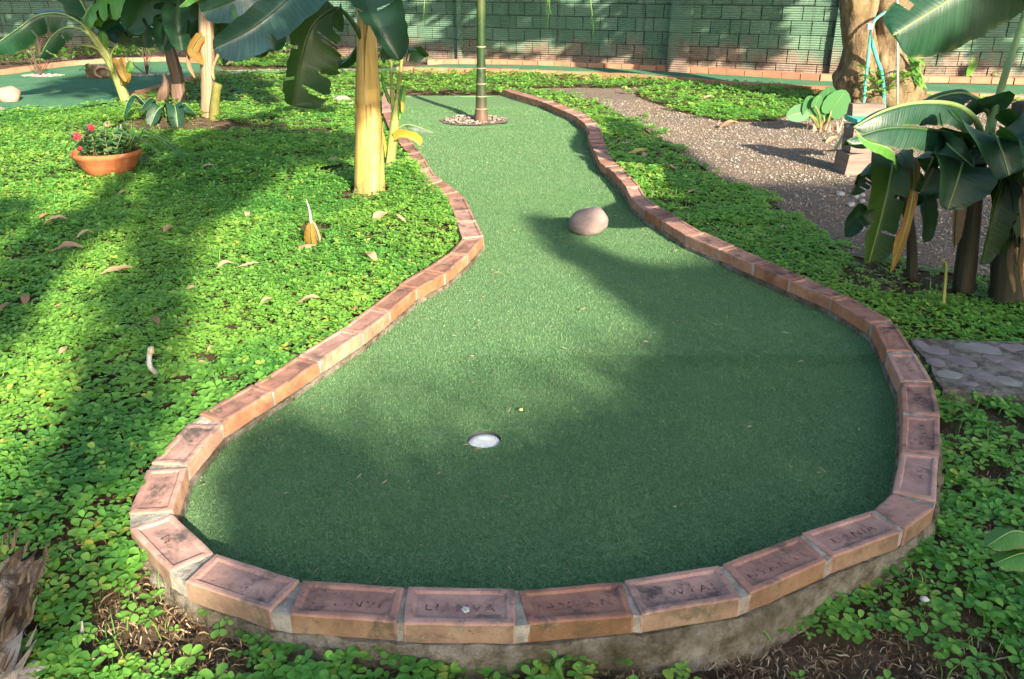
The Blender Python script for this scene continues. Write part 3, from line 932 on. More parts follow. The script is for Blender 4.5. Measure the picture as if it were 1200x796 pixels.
# roughen outline
rp = []
for i in range(len(ccw)):
    a, b = V(ccw[i]), V(ccw[(i + 1) % len(ccw)])
    k = max(1, int((b - a).length / .05))
    for j in range(k):
        q = a.lerp(b, j / k); rp.append((q.x + .012 * mnoise.noise(V((q.x * 9, q.y * 9, 0))), q.y + .012 * mnoise.noise(V((q.x * 9, q.y * 9, 7)))))
slab(mb, rp, -.09, .012)
PADM = simple('pad_mortar', (.19, .175, .15), .95, .1, (.075, .062, .048), 26, 1.0).m
obj('mortar_bed', mb, PADM, pad)
STN = simple('pad_stone', (.165, .13, .135), .85, .15, (.23, .195, .195), 9, .7).m
STN2 = simple('pad_stone_grey', (.25, .245, .225), .85, .2, (.17, .17, .15), 9, .5).m
for (px, py, rx, ry, an) in ((1078, 403, 9, 5, 0), (1098, 411, 16, 5, 10), (1128, 405, 12, 4, 0), (1153, 409, 22, 6, 12), (1187, 407, 14, 5, 0), (1126, 423, 18, 6, 14), (1097, 425, 12, 5, 10), (1164, 420, 12, 5, 5),
                            (1190, 429, 16, 6, 5), (1113, 439, 16, 6, 0), (1154, 441, 15, 5, 20), (1183, 447, 15, 6, 8), (1222, 415, 18, 7, 0), (1225, 442, 18, 6, 0), (1265, 428, 20, 8, 0), (1138, 450, 9, 3, 0)):
    c = G(px, py, .012); s = 970 / (c.y * CP + (HZ) * SP)
    ax, ay = rx / s * 1.0, ry / (s * s * 1.23 / 970) * .95
    mb = MB(); rr = random.Random(px)
    n = 9
    rad = [1 + rr.uniform(-.16, .16) + .12 * math.cos(2 * k_ * 2 * math.pi / n + px) + .10 * math.cos(3 * k_ * 2 * math.pi / n + py) for k_ in range(n)]
    an = math.radians(-an * 2)
    vs = []
    for f_, z in ((1, .008), (.985, .0128), (.6, .0138)):
        for k in range(n):
            u, v_ = math.cos(2 * math.pi * k / n) * ax * rad[k] * f_, math.sin(2 * math.pi * k / n) * ay * rad[k] * f_
            vs.append((c.x + u * math.cos(an) - v_ * math.sin(an), c.y + u * math.sin(an) + v_ * math.cos(an), z))
    fs = [(j * n + k, j * n + (k + 1) % n, (j + 1) * n + (k + 1) % n, (j + 1) * n + k) for j in range(2) for k in range(n)] + [tuple(2 * n + k for k in range(n))]
    mb.add(vs, fs)
    obj('stone', mb, STN if rr.random() < .55 else STN2, pad, False)
# ------------------------------------------------------------------ clover
def clover_mesh(name, X, Y, scale, label, near):
    n = len(X)
    Z = ground_h(X, Y)
    bb = G(488, 222); h = (RNG.uniform(.010, .034, n) + .022 * vnoise(X, Y, 6, 61)) * (1 + 1.3 * np.exp(-((X - bb.x) ** 2 / 0.05 + (Y - bb.y) ** 2 / 0.35))) * np.minimum(scale, 1.4)
    yaw = RNG.uniform(0, 2 * np.pi, n)
    tilt = RNG.normal(0, .16, n); taz = RNG.uniform(0, 2 * np.pi, n)
    size = scale * RNG.uniform(.5, 1.35, n)
    prof = np.array([(0, 0), (.30, .36), (.68, .50), (.93, .30), (1.0, 0)])     # along, half width
    loc = np.zeros((8, 3))
    up = .30                                                                  # folded up along the midrib
    for i, q in enumerate((0, 1, 2, 3, 4)):
        loc[i] = (prof[q, 0], prof[q, 1], prof[q, 1] * up)
    for i, q in ((5, 1), (6, 2), (7, 3)):
        loc[i] = (prof[q, 0], -prof[q, 1], prof[q, 1] * up)
    base_ang = np.array([.62, -.62, math.pi - .62, math.pi + .62])
    ang = yaw[:, None] + base_ang[None] + RNG.normal(0, .16, (n, 4))
    pit_ = RNG.normal(.03, .22, (n, 4))
    L = .0225 * size[:, None] * RNG.uniform(.8, 1.15, (n, 4))
    W = L * .74
    lx = loc[None, None, :, 0] * L[..., None] + .0025 * size[:, None, None]
    ly = loc[None, None, :, 1] * W[..., None]
    lz = loc[None, None, :, 2] * W[..., None]
    cp, sp = np.cos(pit_)[..., None], np.sin(pit_)[..., None]
    rx = lx * cp - lz * sp; rz = lx * sp + lz * cp
    ca, sa = np.cos(ang)[..., None], np.sin(ang)[..., None]
    vx = rx * ca - ly * sa; vy = rx * sa + ly * ca; vz = rz
    # tilt the whole cluster
    tx, ty = np.cos(taz)[:, None, None], np.sin(taz)[:, None, None]
    d = vx * tx + vy * ty
    ct, st = np.cos(tilt)[:, None, None], np.sin(tilt)[:, None, None]
    nd = d * ct - vz * st
    nz = d * st + vz * ct
    vx = vx + (nd - d) * tx; vy = vy + (nd - d) * ty
    vv = np.stack([vx + X[:, None, None], vy + Y[:, None, None], nz + (Z + h)[:, None, None]], -1).reshape(-1, 3)
    b = (np.arange(n * 4) * 8)[:, None]
    f1 = b + np.array([0, 1, 2, 3, 4][::-1])[None]; f2 = b + np.array([0, 4, 7, 6, 5][::-1])[None]
    ff = np.concatenate([f1, f2])
    cl = np.clip(vnoise(X, Y, 2.2, 21) * .6 + RNG.normal(.18, .2, n), 0, .93)
    cl = np.where(RNG.uniform(0, 1, n) > .985, RNG.uniform(.94, 1, n), cl)
    rnd = np.repeat(np.clip(np.repeat(cl, 4) + RNG.normal(0, .08, n * 4), 0, 1), 8)
    o = fast_mesh(name, (vv, ff), 5, rnd, CLOVER)
    tag(o, label, 'ground cover', kind='stuff')
    return o

DIRT = [  # bare or strawy ground : px, py, rx(m), ry(m), strength
    (950, 750, .36, .13, .93), (820, 775, .25, .05, .7), (1060, 700, .12, .14, .5), (262, 655, .06, .03, .6), (180, 712, .14, .10, .9), (215, 735, .09, .10, .8), (95, 690, .05, .08, .2), (255, 770, .05, .07, .8),
    (20, 720, .14, .25, .35), (600, 760, .5, .05, .3), (330, 150, .5, .5, .5), (355, 158, .4, .15, .8), (300, 165, .3, .15, .6), (215, 152, .9, .30, 1.0), (365, 280, .10, .10, 1.0), (425, 240, .16, .12, .7), (395, 210, .12, .2, .4),
    (735, 172, .25, .25, .55), (770, 190, .3, .2, .4), (1060, 325, .36, .22, .85), (1130, 330, .4, .18, .65), (1180, 330, .3, .3, .4), (1040, 380, .5, .08, .3), (1150, 500, .2, .07, .3), (1140, 600, .15, .15, .2), (270, 620, .1, .1, 0),
    (1010, 150, .5, .4, 1.0), (1040, 120, .7, .4, .9), (30, 205, .3, .3, .15), (440, 290, .5, .2, .25), (1100, 730, .2, .1, .5)]
dirt = [(G(a, b), rx, ry, s) for a, b, rx, ry, s in DIRT]
def bare(X, Y):
    b = np.zeros(len(X))
    for g, rx, ry, s in dirt:
        b = np.maximum(b, s * (1 - sstep(.6, 1.15, np.hypot((X - g.x) / rx, (Y - g.y) / ry) + .5 * (vnoise(X, Y, 9, 5) - .5))))
    return b
LAWN_PX = [(-900, 170), (-320, 150), (0, 132), (75, 130), (130, 122), (200, 105), (262, 88), (290, 87), (430, 86), (600, 87.5), (700, 91), (800, 96), (860, 100), (985, 110), (1100, 115), (1500, 124), (1900, 130), (1900, 1100), (-900, 1100)]
def lawn(n, x0, x1, y0, y1, scale, density_cut=0):
    X = RNG.uniform(x0, x1, n); Y = RNG.uniform(y0, y1, n)
    zc = Y * CP + HZ * SP
    px = CX + F * X / zc; py = CY + F * (HZ * CP - Y * SP) / zc
    ok = (inpoly_np(px, py, LAWN_PX) | inpoly_np(px, py, [(255, 79), (262, 70), (330, 65.5), (430, 71), (475, 78), (470, 80), (440, 80.5), (330, 80.5)])) & (px > -560) & (px < 1760)
    ok &= ~inpoly_np(X, Y, RING_OUT)
    ok &= ~inpoly_np(px, py, [(600, 104), (616, 109), (592, 105)])
    gpatch = inpoly_np(px, py, PATCH)
    edge = (vnoise(X, Y, 4, 9) - .5) * .30 + (vnoise(X, Y, 13, 10) - .5) * .22
    ok &= ~inpoly_np(X + edge, Y + edge * .6, GRAVEL) | gpatch
    ok &= ~inpoly_np(X, Y, LGREEN) & ~inpoly_np(X, Y, FAIR) & ~inpoly_np(X, Y, PATH_L) & ~inpoly_np(X, Y, PAD)
    ok &= RNG.uniform(0, 1, n) > bare(X, Y) * 1.02
    # thinner in natural gaps ; the right side is patchier
    gapn = vnoise(X, Y, 3.2, 31) * .6 + vnoise(X, Y, 11, 32) * .4
    right = sstep(.3, 1.2, X) * (1 - sstep(3.5, 4.6, Y))
    thr = np.where(X < 0, .22, .25) + .08 * right - .04 * (1 - sstep(1.5, 2.2, Y))
    ok &= RNG.uniform(0, 1, n) < sstep(thr - .12, thr + .08, gapn) * .97 + .03
    return X[ok], Y[ok]
# cluster scale per band
def join(bands):
    return np.concatenate([b[0] for b in bands]), np.concatenate([b[1] for b in bands])
xa, ya = lawn(32000, -3.2, 3.5, .75, 2.5, 1)
clover_mesh('clover_cover', xa, ya, np.full(len(xa), .92), 'broad four-leaflet clover plants in the foreground around the border', True)
xb, yb = lawn(116000, -5.4, 4.6, 2.45, 5.2, 1)
clover_mesh('clover_lawn', xb, yb, np.full(len(xb), .74), 'dense bright clover lawn sloping away on both sides of the green', False)
xc, yc = lawn(80000, -8, 5, 5.1, 8.6, 1)
xd, yd = lawn(40000, -9, 9, 8.5, 15.5, 1)
X_ = np.concatenate([xc, xd]); Y_ = np.concatenate([yc, yd])
clover_mesh('clover_far', X_, Y_, np.concatenate([np.full(len(xc), 1.0), np.full(len(xd), 1.7)]), 'low green ground cover around the palm and the far fairway', False)

# petioles for the front plants
mb = MB()
# straw and dry bits on bare ground
def straw(n, x0, x1, y0, y1, lmin, lmax, always=.05):
    XX = RNG.uniform(x0, x1, n); YY = RNG.uniform(y0, y1, n)
    ok = ~(inpoly_np(XX, YY, RING_OUT) | inpoly_np(XX, YY, PAD) | inpoly_np(XX, YY, GRAVEL))
    ok &= RNG.uniform(0, 1, n) < np.maximum(bare(XX, YY), always)
    XX, YY = XX[ok], YY[ok]; ZZ = ground_h(XX, YY)
    for x, y, z in zip(XX, YY, ZZ):
        z = z + .003 + random.uniform(0, .008)
        L = random.uniform(lmin, lmax); a = random.uniform(0, 6.28); w = random.uniform(.0005, .0016)
        bend = random.uniform(-.6, .6)
        pts = []
        for j in range(4):
            t = j / 3 - .5
            aa = a + bend * t
            pts.append((x + math.cos(aa) * L * t, y + math.sin(aa) * L * t, z + .012 * random.random() * (.5 - abs(t)) * 2 + .002))
        vs = []
        for j, p in enumerate(pts):
            s = w * (1 if j in (1, 2) else .5)
            vs += [(p[0] - math.sin(a) * s, p[1] + math.cos(a) * s, p[2] + s), (p[0] + math.sin(a) * s, p[1] - math.cos(a) * s, p[2])]
        mb.add(vs, [(0, 2, 3, 1), (2, 4, 5, 3), (4, 6, 7, 5)], rnd=random.random() ** 1.5)
straw(42000, -1.6, 1.7, .85, 2.0, .006, .038, .14)
straw(3500, 1.0, 2.6, 1.2, 4.2, .02, .09, .08)
straw(2500, -2.8, -.4, 4.4, 8.6, .03, .12, .02)
straw(1500, -5, -2, 7, 9, .04, .14, .02)
straw(1200, -3.4, -.6, 2, 5, .02, .08, .05)
tag(obj('dry_straw', mb, STRAW), 'brown dry straw and twigs littering the bare soil', 'straw', kind='stuff')

# fine grass blades mixed into the ground cover
def blades(n, x0, x1, y0, y1, hmin, hmax, wd):
    X = RNG.uniform(x0, x1, n); Y = RNG.uniform(y0, y1, n)
    ok = ~(inpoly_np(X, Y, RING_OUT) | inpoly_np(X, Y, PAD) | inpoly_np(X, Y, GRAVEL) | inpoly_np(X, Y, LGREEN))
    ok &= vnoise(X, Y, 2.5, 71) > .45
    X, Y = X[ok], Y[ok]; n = len(X); Z = ground_h(X, Y)
    a = RNG.uniform(0, 2 * np.pi, n); L = RNG.uniform(hmin, hmax, n); b = RNG.uniform(0, 2 * np.pi, n); le = RNG.uniform(.2, .9, n)
    base = np.column_stack([X, Y, Z]); dx = np.column_stack([np.cos(a), np.sin(a), 0 * a]) * (wd * RNG.uniform(.6, 1.3, n))[:, None]
    d1 = np.column_stack([np.cos(b) * np.sin(le * .5), np.sin(b) * np.sin(le * .5), np.cos(le * .5)]); d2 = np.column_stack([np.cos(b) * np.sin(le * 1.6), np.sin(b) * np.sin(le * 1.6), np.cos(le * 1.6)])
    m_ = base + d1 * (L * .6)[:, None]; t_ = m_ + d2 * (L * .5)[:, None]
    vs = np.stack([base - dx, base + dx, m_ + dx * .8, m_ - dx * .8, t_ + dx * .1, t_ - dx * .1], 1).reshape(-1, 3)
    i = (np.arange(n) * 6)[:, None]
    return vs, np.concatenate([i + np.array([[0, 1, 2, 3]]), i + np.array([[3, 2, 4, 5]])]), np.repeat(RNG.uniform(0, 1, n), 6)
p1, f1, r1 = blades(5000, -2.2, 2.4, .8, 2.6, .03, .085, .0014)
p2, f2, r2 = blades(9000, -4.5, 3.4, 2.6, 8.5, .04, .08, .002)
o = fast_mesh('grass_blades', (np.concatenate([p1, p2]), np.concatenate([f1, f2 + len(p1)])), 4, np.concatenate([r1, r2]), WEED)
tag(o, 'thin grass blades growing between the clover leaves', 'grass', kind='stuff')
# ------------------------------------------------------------------ wall
WA, WB, WC, WD = G(321, 63.5), G(985, 92), G(1230, 94), G(-30, 72)
WALL = Mat('painted_blocks', .85, .2)
z = WALL.n('SeparateXYZ'); WALL.t.links.new(WALL.co(), z.inputs[0])
zz = z.outputs[2]
paint = WALL.ramp(WALL.attr(), [(0, (.075, .15, .102)), (.5, (.098, .18, .125)), (1, (.125, .21, .148))])
paint = WALL.mix(WALL.math('MULTIPLY', WALL.step(WALL.noise(3.0, 5, .7), .5, .7), .45), paint, (.16, .25, .16))
brickc = WALL.ramp(WALL.noise(5, 5, .7), [(.3, (.10, .065, .05)), (.5, (.20, .14, .11)), (.72, (.27, .22, .19))])
wear = WALL.math('ADD', WALL.math('MULTIPLY', WALL.math('SUBTRACT', WALL.noise(2.2, 6, .72), .5), 1.9), WALL.math('SUBTRACT', .74, WALL.math('MULTIPLY', zz, 1.6)))
c = WALL.mix(WALL.step(wear, .0, .55), paint, brickc)
c = WALL.mix(WALL.math('MULTIPLY', WALL.step(WALL.noise(1.3, 6, .75), .58, .70), .65), c, (.05, .06, .045))
c = WALL.mix(WALL.math('MULTIPLY', WALL.step(WALL.noise(1.0, 5, .7, WALL.scaled(7, 7, .7)), .54, .70), .6), c, (.045, .055, .042))
c = WALL.mix(WALL.math('MULTIPLY', WALL.step(WALL.noise(24, 5, .75), .60, .70), .5), c, (.22, .24, .19))
groove = WALL.math('SINE', WALL.math('MULTIPLY', zz, 2 * math.pi / .0305))
c = WALL.mix(WALL.math('MULTIPLY', WALL.step(groove, .35, .95), .30), c, (.035, .06, .045))
WALL.color(c)
b1 = WALL.bump(WALL.math('MULTIPLY', groove, -1.0), .6, .008)
WALL.bump(WALL.noise(50, 5, .7), .5, .006, b1)
WALLM = simple('wall_joint', (.045, .06, .045), .95, .1, (.09, .09, .07), 12, .6).m
wall = thing('block_wall', (WB.x, WB.y, 0), 'weathered green painted hollow block wall closing the back of the garden', 'wall')
blk, jnt = MB(), MB()
def wall_run(a, b, h=2.4):
    a, b = V((a.x, a.y, 0)), V((b.x, b.y, 0))
    d = b - a; L = d.length; u = d / L; nrm = V((u.y, -u.x, 0)); rz = math.atan2(u.y, u.x)
    ch, bl = .185, .272
    for r in range(int(h / ch)):
        off = -.136 if r % 2 else 0
        k = 0
        x = off
        while x < L:
            x0, x1 = max(x, 0), min(x + bl - .013, L)
            if x1 - x0 > .05:
                j = random.uniform(-.006, .006)
                cen = a + u * ((x0 + x1) / 2) - nrm * (.06 - j)
                blk.box((cen.x, cen.y, r * ch + ch / 2 + random.uniform(-.003, .003) - .02), (x1 - x0, .12, ch - .013), rz, random.random(), jit=.002)
            x += bl
    cen = a + u * (L / 2) - nrm * .072
    jnt.box((cen.x, cen.y, h / 2 - .1), (L, .10, h), rz)
WD2 = V((WD.x - 4, WD.y - 1.2, 0))
wall_run(WD2, WA); wall_run(WA, WB); wall_run(WB, WC); wall_run(WC, V((WC.x + 7, WC.y - 1, 0)))
obj('blocks', blk, WALL.m, wall)
obj('mortar', jnt, WALLM, wall)
def on_wall(px):
    # plan point of the straight middle run under a photo column
    for k in range(400):
        q = WA.lerp(WB, k / 399)
        if project((q.x, q.y, 0))[0] >= px: return q
    return WB
u = (WB - WA).normalized(); nrm = V((u.y, -u.x, 0)); rz = math.atan2(u.y, u.x)
for px, wd in ((794, .30), (541, .06), (1005, .3), (300, .3)):
    q = on_wall(px) if px > 321 else WA + V((-.1, 0, 0))
    mb = MB()
    for r in range(13):
        mb.box((q.x + nrm.x * .035, q.y + nrm.y * .035, r * .185 + .0725), (wd, .11, .175), rz, random.random(), jit=.002)
    mb.box((q.x + nrm.x * .030, q.y + nrm.y * .030, 1.1), (wd - .02, .10, 2.4), rz, .1)
    obj('pillar', mb, WALL.m, wall)

# far brick edgings
EDG = simple('far_bricks', (.36, .17, .10), .85, .2, (.25, .12, .075), 6, .4)
EDG.color(EDG.mix(EDG.math('MULTIPLY', EDG.attr(), .5), EDG.c, (.40, .24, .16)))
def edging(name, pxs, label):
    pts = [G(x, y) for x, y in pxs]
    path = catmull(pts, 300)
    mb = MB()
    acc, last = 0, path[0]
    L = .245
    start = path[0]
    for p in path[1:]:
        if (p - start).length >= L:
            d = (p - start).normalized()
            c = (p + start) / 2
            mb.box((c.x, c.y, .03 + random.uniform(-.004, .004)), ((p - start).length - .012, .115, .09), math.atan2(d.y, d.x), random.random(), jit=.004)
            start = p
    return tag(obj(name, mb, EDG.m, None, False, (pts[0].x, pts[0].y, 0)), label, 'brick edging')
edging('brick_edging', [(500, 75.5), (520, 75), (600, 76), (700, 80), (800, 84), (900, 90), (985, 95), (1100, 96), (1200, 98.5), (1330, 102)], 'far orange brick edging running along the foot of the green wall')
edging('brick_edging', [(465, 85), (520, 85.5), (600, 88), (700, 91.5), (800, 98), (860, 103), (985, 110.5), (1100, 116), (1200, 119.5), (1320, 124)], 'brick edging on the near side of the narrow far fairway')
edging('brick_edging', [(-120, 100), (0, 88.5), (75, 78.5), (130, 74.5), (196, 72.5), (255, 75)], 'brick edging at the back of the far left green')
edging('brick_edging', [(148, 119), (175, 112), (200, 105), (225, 97), (255, 87)], 'dark low edging at the right side of the far left green')

# ------------------------------------------------------------------ leaves
def leaf(parent, mid, wl, wr=None, mat=None, rib=None, fl=.15, fr=None, roll=0.0, side=None, nu=44, nv=5, t0=0.0, wave=.08, tears='auto', curl=.35, seed=0, ribr=.010, tip=.55, name='leaf', ragged=.16, flip=False, prof_pow=.5, start=.10):
    """banana-type leaf : midrib points, half widths, folds ; petiole for t<t0"""
    wr = wl if wr is None else wr
    fr = fl if fr is None else fr
    r = random.Random(seed)
    pts = catmull(mid, nu + 1)
    nb = 0
    D = pts[-1] - pts[0]; D.z = 0
    if side is None:
        D = D.normalized() if D.length > .02 else V((0, -1, 0))
        S0 = D.cross(V((0, 0, 1)))
    else: S0 = V(side).normalized()
    mb, rb = MB(), MB()
    rows, uvs = [], []
    if tears == 'auto' and max(wl, wr) < .075: tears = ()
    if tears == 'auto':
        tears = [(r.uniform(.15, .85), sd, r.randint(1, 3)) for sd in (-1, 1) for _ in range(r.randint(2, 4))]
    lob = {}
    for sd in (-1, 1):
        cuts = sorted(q[0] for q in tears if q[1] == sd)
        lob[sd] = (cuts, [r.uniform(-.16, .30) if cuts else 0 for _ in range(len(cuts) + 1)])
    ph = r.uniform(0, 6)
    fq = r.uniform(9, 14)
    k0 = int(round(t0 * nu))
    frames = []
    for i, p in enumerate(pts):
        T = (pts[min(i + 1, nu)] - pts[max(i - 1, 0)]).normalized()
        S = (S0 - T * S0.dot(T)).normalized()
        N = S.cross(T)
        if roll:
            S, N = S * math.cos(roll) + N * math.sin(roll), N * math.cos(roll) - S * math.sin(roll)
        frames.append((p, T, S, N))
    for i in range(k0, nu + 1):
        p, T, S, N = frames[i]
        t = (i - k0) / max(1, nu - k0)
        pr = min(1, (t + .015) / start) ** .55 * max(0.0, 1 - max(0, (t - tip) / (1 - tip)) ** 2.3) ** prof_pow
        for j in range(-nv, nv + 1):
            v = abs(j) / nv
            wd, fo = (wr, fr) if j > 0 else (wl, fl)
            cuts, offs = lob[1 if j >= 0 else -1]
            ks = sum(1 for q in cuts if q < t)
            fo += offs[ks] * v
            for q in cuts: wd *= 1 - .10 * max(0, 1 - abs(q - t) / .05)
            wd *= 1 + ragged * .5 * mnoise.noise(V((t * 22, seed * 3.3 + (5 if j > 0 else 0), 0)))
            x = wd * pr * v
            a = fo + curl * v * .5
            wv = wave * wd * v * v * (math.sin(fq * t + ph + (1.7 if j > 0 else 0)) + .5 * math.sin(fq * 2.3 * t + ph * 2 + j))
            q = p + S * ((1 if j > 0 else -1) * x * math.cos(a)) - N * (x * math.sin(a) - wv) - T * 0 + T * (x * .12)
            rows.append(q); uvs.append((t, .5 + .5 * j / nv))
    W = 2 * nv + 1
    fs = []
    for i in range(nu - k0):
        for j in range(2 * nv):
            sd = 1 if j >= nv else -1
            v = (j - nv + 1) if sd > 0 else (nv - j)
            skip = False
            for (ts, tside, depth) in tears:
                if tside == sd and abs((i + .5) / (nu - k0) - ts) < .5 / (nu - k0) and v > depth: skip = True
            if skip: continue
            f = (i * W + j, i * W + j + 1, (i + 1) * W + j + 1, (i + 1) * W + j)
            fs.append(f)
    mb.add(rows, fs, uvs, .5)
    lf = obj(name, mb, mat or BAN, parent, True)
    n = 6
    rp = [fr_[0] + fr_[3] * (-.15 * ribr) for fr_ in frames]
    rad = [ribr * (1.0 - .78 * (i / nu)) for i in range(nu + 1)]
    rb.tube(rp, rad, n)
    obj('midrib', rb, rib or RIB, lf, True)
    return lf

def px(*a):
    return [P(*q) for q in a]
def stem(parent, name, pts, radii, mat, n=16, rough=.10, flute=.02, steps=14, seed=0.0, nscale=9):
    mb = MB()
    path = catmull(pts, steps)
    k = len(radii) - 1
    rr = []
    for i in range(steps):
        u = i / (steps - 1) * k; a = min(int(u), k - 1); t = u - a
        rr.append(radii[a] * (1 - t) + radii[a + 1] * t)
    mb.tube(path, rr, n, rough, nscale, True, .5, flute, seed)
    return obj(name, mb, mat, parent, True)

# ---- main golden banana
b = G(433, 232, .03)
bd = b.y
T = thing('banana_plant', (b.x, b.y, .03), 'banana plant with a thick golden yellow stem beside the near green', 'banana plant')
stem(T, 'stem', [V((b.x, b.y, .0)), P(432, 190, bd + .01), P(431, 120, bd + .02), P(430, 60, bd + .02), P(428, 0, bd + .02), P(426, -60, bd + .02)], [.092, .086, .077, .067, .056, .045, .04], STEM_GOLD, 24, .07, .03, 26, 2.0)
SHEATH = stem_mat('banana_sheath', (0.30, 0.175, 0.045), (0.41, 0.27, 0.075), (0.50, 0.38, 0.16), (0.17, 0.08, 0.03), 0.5, .12)
for k, (a0, hw, hgt, tw) in enumerate(((-1.05, .95, 1.05, .15), (-2.25, .75, .62, -.2), (-1.7, .45, .36, .1), (-.2, .6, .5, .2))):
    mb = MB(); vs, uvs, fs = [], [], []
    ns, na = 22, 9
    for i in range(ns):
        t = i / (ns - 1); zz_ = -.02 + hgt * t
        cx0 = b.x + (P(431, 120, bd + .02).x - b.x) * min(1, zz_ / .55); cy0 = b.y + .02 * min(1, zz_ / .55)
        rr = .092 - .022 * min(1, zz_ / .5) + .001 + .0015 * k
        ww = hw * (1 - t ** 2.2) ** .8 + .02
        for j in range(na):
            u_ = j / (na - 1) * 2 - 1
            an = a0 + tw * t + ww * u_ * (1 + .12 * mnoise.noise(V((t * 6, k * 3.1 + (u_ > 0) * 5, 0))))
            lift = .0015 * abs(u_) ** 4 + .008 * t ** 6
            r_ = rr + lift + .002 * mnoise.noise(V((u_ * 3, t * 5, k)))
            vs.append((cx0 + r_ * math.cos(an), cy0 + r_ * math.sin(an), zz_)); uvs.append((an / 6.28, zz_))
    fs = [(i * na + j, i * na + j + 1, (i + 1) * na + j + 1, (i + 1) * na + j) for i in range(ns - 1) for j in range(na - 1)]
    mb.add(vs, fs, uvs)
    obj('leaf_sheath', mb, SHEATH, T, True)
mb = MB()
for k in range(9):                                         # old sheath shreds round the foot
    a = k * .7 + .3; r0 = .09
    p0 = V((b.x + r0 * math.cos(a), b.y + r0 * math.sin(a), random.uniform(.06, .15))); p1 = V((b.x + (r0 + .02) * math.cos(a), b.y + (r0 + .02) * math.sin(a), .0))
    s = V((-math.sin(a), math.cos(a), 0)) * random.uniform(.006, .016)
    pm = (p0 + p1) / 2 + V((math.cos(a), math.sin(a), 0)) * .012
    mb.add([p0 - s * .3, p0 + s * .3, pm + s, pm - s, p1 + s * .7, p1 - s * .7], [(0, 1, 2, 3), (3, 2, 4, 5)], rnd=random.uniform(.2, .8))
obj('dry_sheath', mb, DEAD, T)
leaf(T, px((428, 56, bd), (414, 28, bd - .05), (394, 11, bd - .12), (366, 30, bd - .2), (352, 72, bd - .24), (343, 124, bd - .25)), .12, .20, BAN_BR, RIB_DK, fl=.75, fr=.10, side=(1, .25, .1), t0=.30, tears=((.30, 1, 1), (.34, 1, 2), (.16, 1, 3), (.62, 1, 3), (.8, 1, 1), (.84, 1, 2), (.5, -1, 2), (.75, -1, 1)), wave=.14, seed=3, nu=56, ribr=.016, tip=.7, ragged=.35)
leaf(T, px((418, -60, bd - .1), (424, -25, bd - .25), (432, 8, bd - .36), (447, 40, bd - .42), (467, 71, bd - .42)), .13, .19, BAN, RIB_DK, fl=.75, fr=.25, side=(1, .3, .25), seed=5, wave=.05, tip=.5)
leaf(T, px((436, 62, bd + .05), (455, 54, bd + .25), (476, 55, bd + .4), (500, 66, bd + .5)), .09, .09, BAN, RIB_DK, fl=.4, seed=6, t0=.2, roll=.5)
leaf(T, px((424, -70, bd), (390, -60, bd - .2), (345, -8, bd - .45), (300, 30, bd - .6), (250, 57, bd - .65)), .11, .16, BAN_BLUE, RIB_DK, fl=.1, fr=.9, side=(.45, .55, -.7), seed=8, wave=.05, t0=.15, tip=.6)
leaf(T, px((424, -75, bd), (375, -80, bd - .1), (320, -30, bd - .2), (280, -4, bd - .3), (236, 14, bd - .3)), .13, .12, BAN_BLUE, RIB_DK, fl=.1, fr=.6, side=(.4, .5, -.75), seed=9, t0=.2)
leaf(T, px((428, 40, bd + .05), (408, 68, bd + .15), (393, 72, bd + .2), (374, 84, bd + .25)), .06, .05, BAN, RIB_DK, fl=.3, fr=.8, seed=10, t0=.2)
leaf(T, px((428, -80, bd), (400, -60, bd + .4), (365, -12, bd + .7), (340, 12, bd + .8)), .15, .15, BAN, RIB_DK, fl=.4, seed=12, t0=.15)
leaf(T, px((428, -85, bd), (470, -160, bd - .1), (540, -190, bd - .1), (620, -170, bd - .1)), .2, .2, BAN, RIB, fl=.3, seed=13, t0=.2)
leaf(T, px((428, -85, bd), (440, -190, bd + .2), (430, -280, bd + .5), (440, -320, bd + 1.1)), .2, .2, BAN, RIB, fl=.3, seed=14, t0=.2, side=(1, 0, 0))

# ---- sucker beside it
q = G(456, 200, .03); qd = q.y + .02
T = thing('banana_sucker', (q.x, q.y, .03), 'pale young banana sucker with a bent yellow leaf beside the golden stem', 'banana plant')
stem(T, 'stem', [V((q.x, q.y, .0)), P(459, 175, qd), P(462, 150, qd), P(464, 128, qd), P(467, 108, qd)], [.036, .034, .038, .030, .016], STEM_GREEN, 12, .08, .05, 14, 1.0)
stem(T, 'spear_leaf', [P(466, 112, qd), P(469, 88, qd), P(471, 66, qd), P(472.5, 44, qd)], [.016, .014, .009, .002], STEM_GREEN, 8, .05, .05, 10, 4.0)
stem(T, 'leaf_stalk', [P(462, 132, qd), P(459, 105, qd), P(458.5, 72, qd)], [.018, .013, .008], STEM_GREEN, 8, .05, 0, 8, 5.0)
leaf(T, px((457, 122, qd), (450, 102, qd - .02), (447, 86, qd - .03)), .022, .018, BAN_LT, RIB, fl=.7, seed=20, side=(1, 0, 0), ribr=.005)
leaf(T, px((468, 140, qd - .03), (471, 118, qd - .05), (474, 101, qd - .05)), .028, .024, BAN_LT, RIB, fl=.5, seed=21, side=(1, 0, .1), ribr=.005)
leaf(T, px((467, 128, qd - .03), (472, 120, qd - .05), (472, 132, qd - .07)), .018, .015, BAN_YL, RIB, fl=.5, seed=22, side=(1, 0, .1), ribr=.004)
leaf(T, px((461, 165, qd - .03), (470, 160, qd - .06), (481, 162, qd - .08), (492, 171, qd - .08)), .030, .05, BAN_YL, RIB, fl=.2, fr=1.15, seed=23, ribr=.006, t0=.1, tip=.85, side=(-.2, .9, .5))
leaf(T, px((463, 158, qd), (467, 150, qd - .02), (477, 146, qd - .03), (491, 149, qd - .03), (509, 156, qd)), .016, .028, BAN, RIB, fl=.5, fr=1.0, seed=24, ribr=.006, t0=.35)
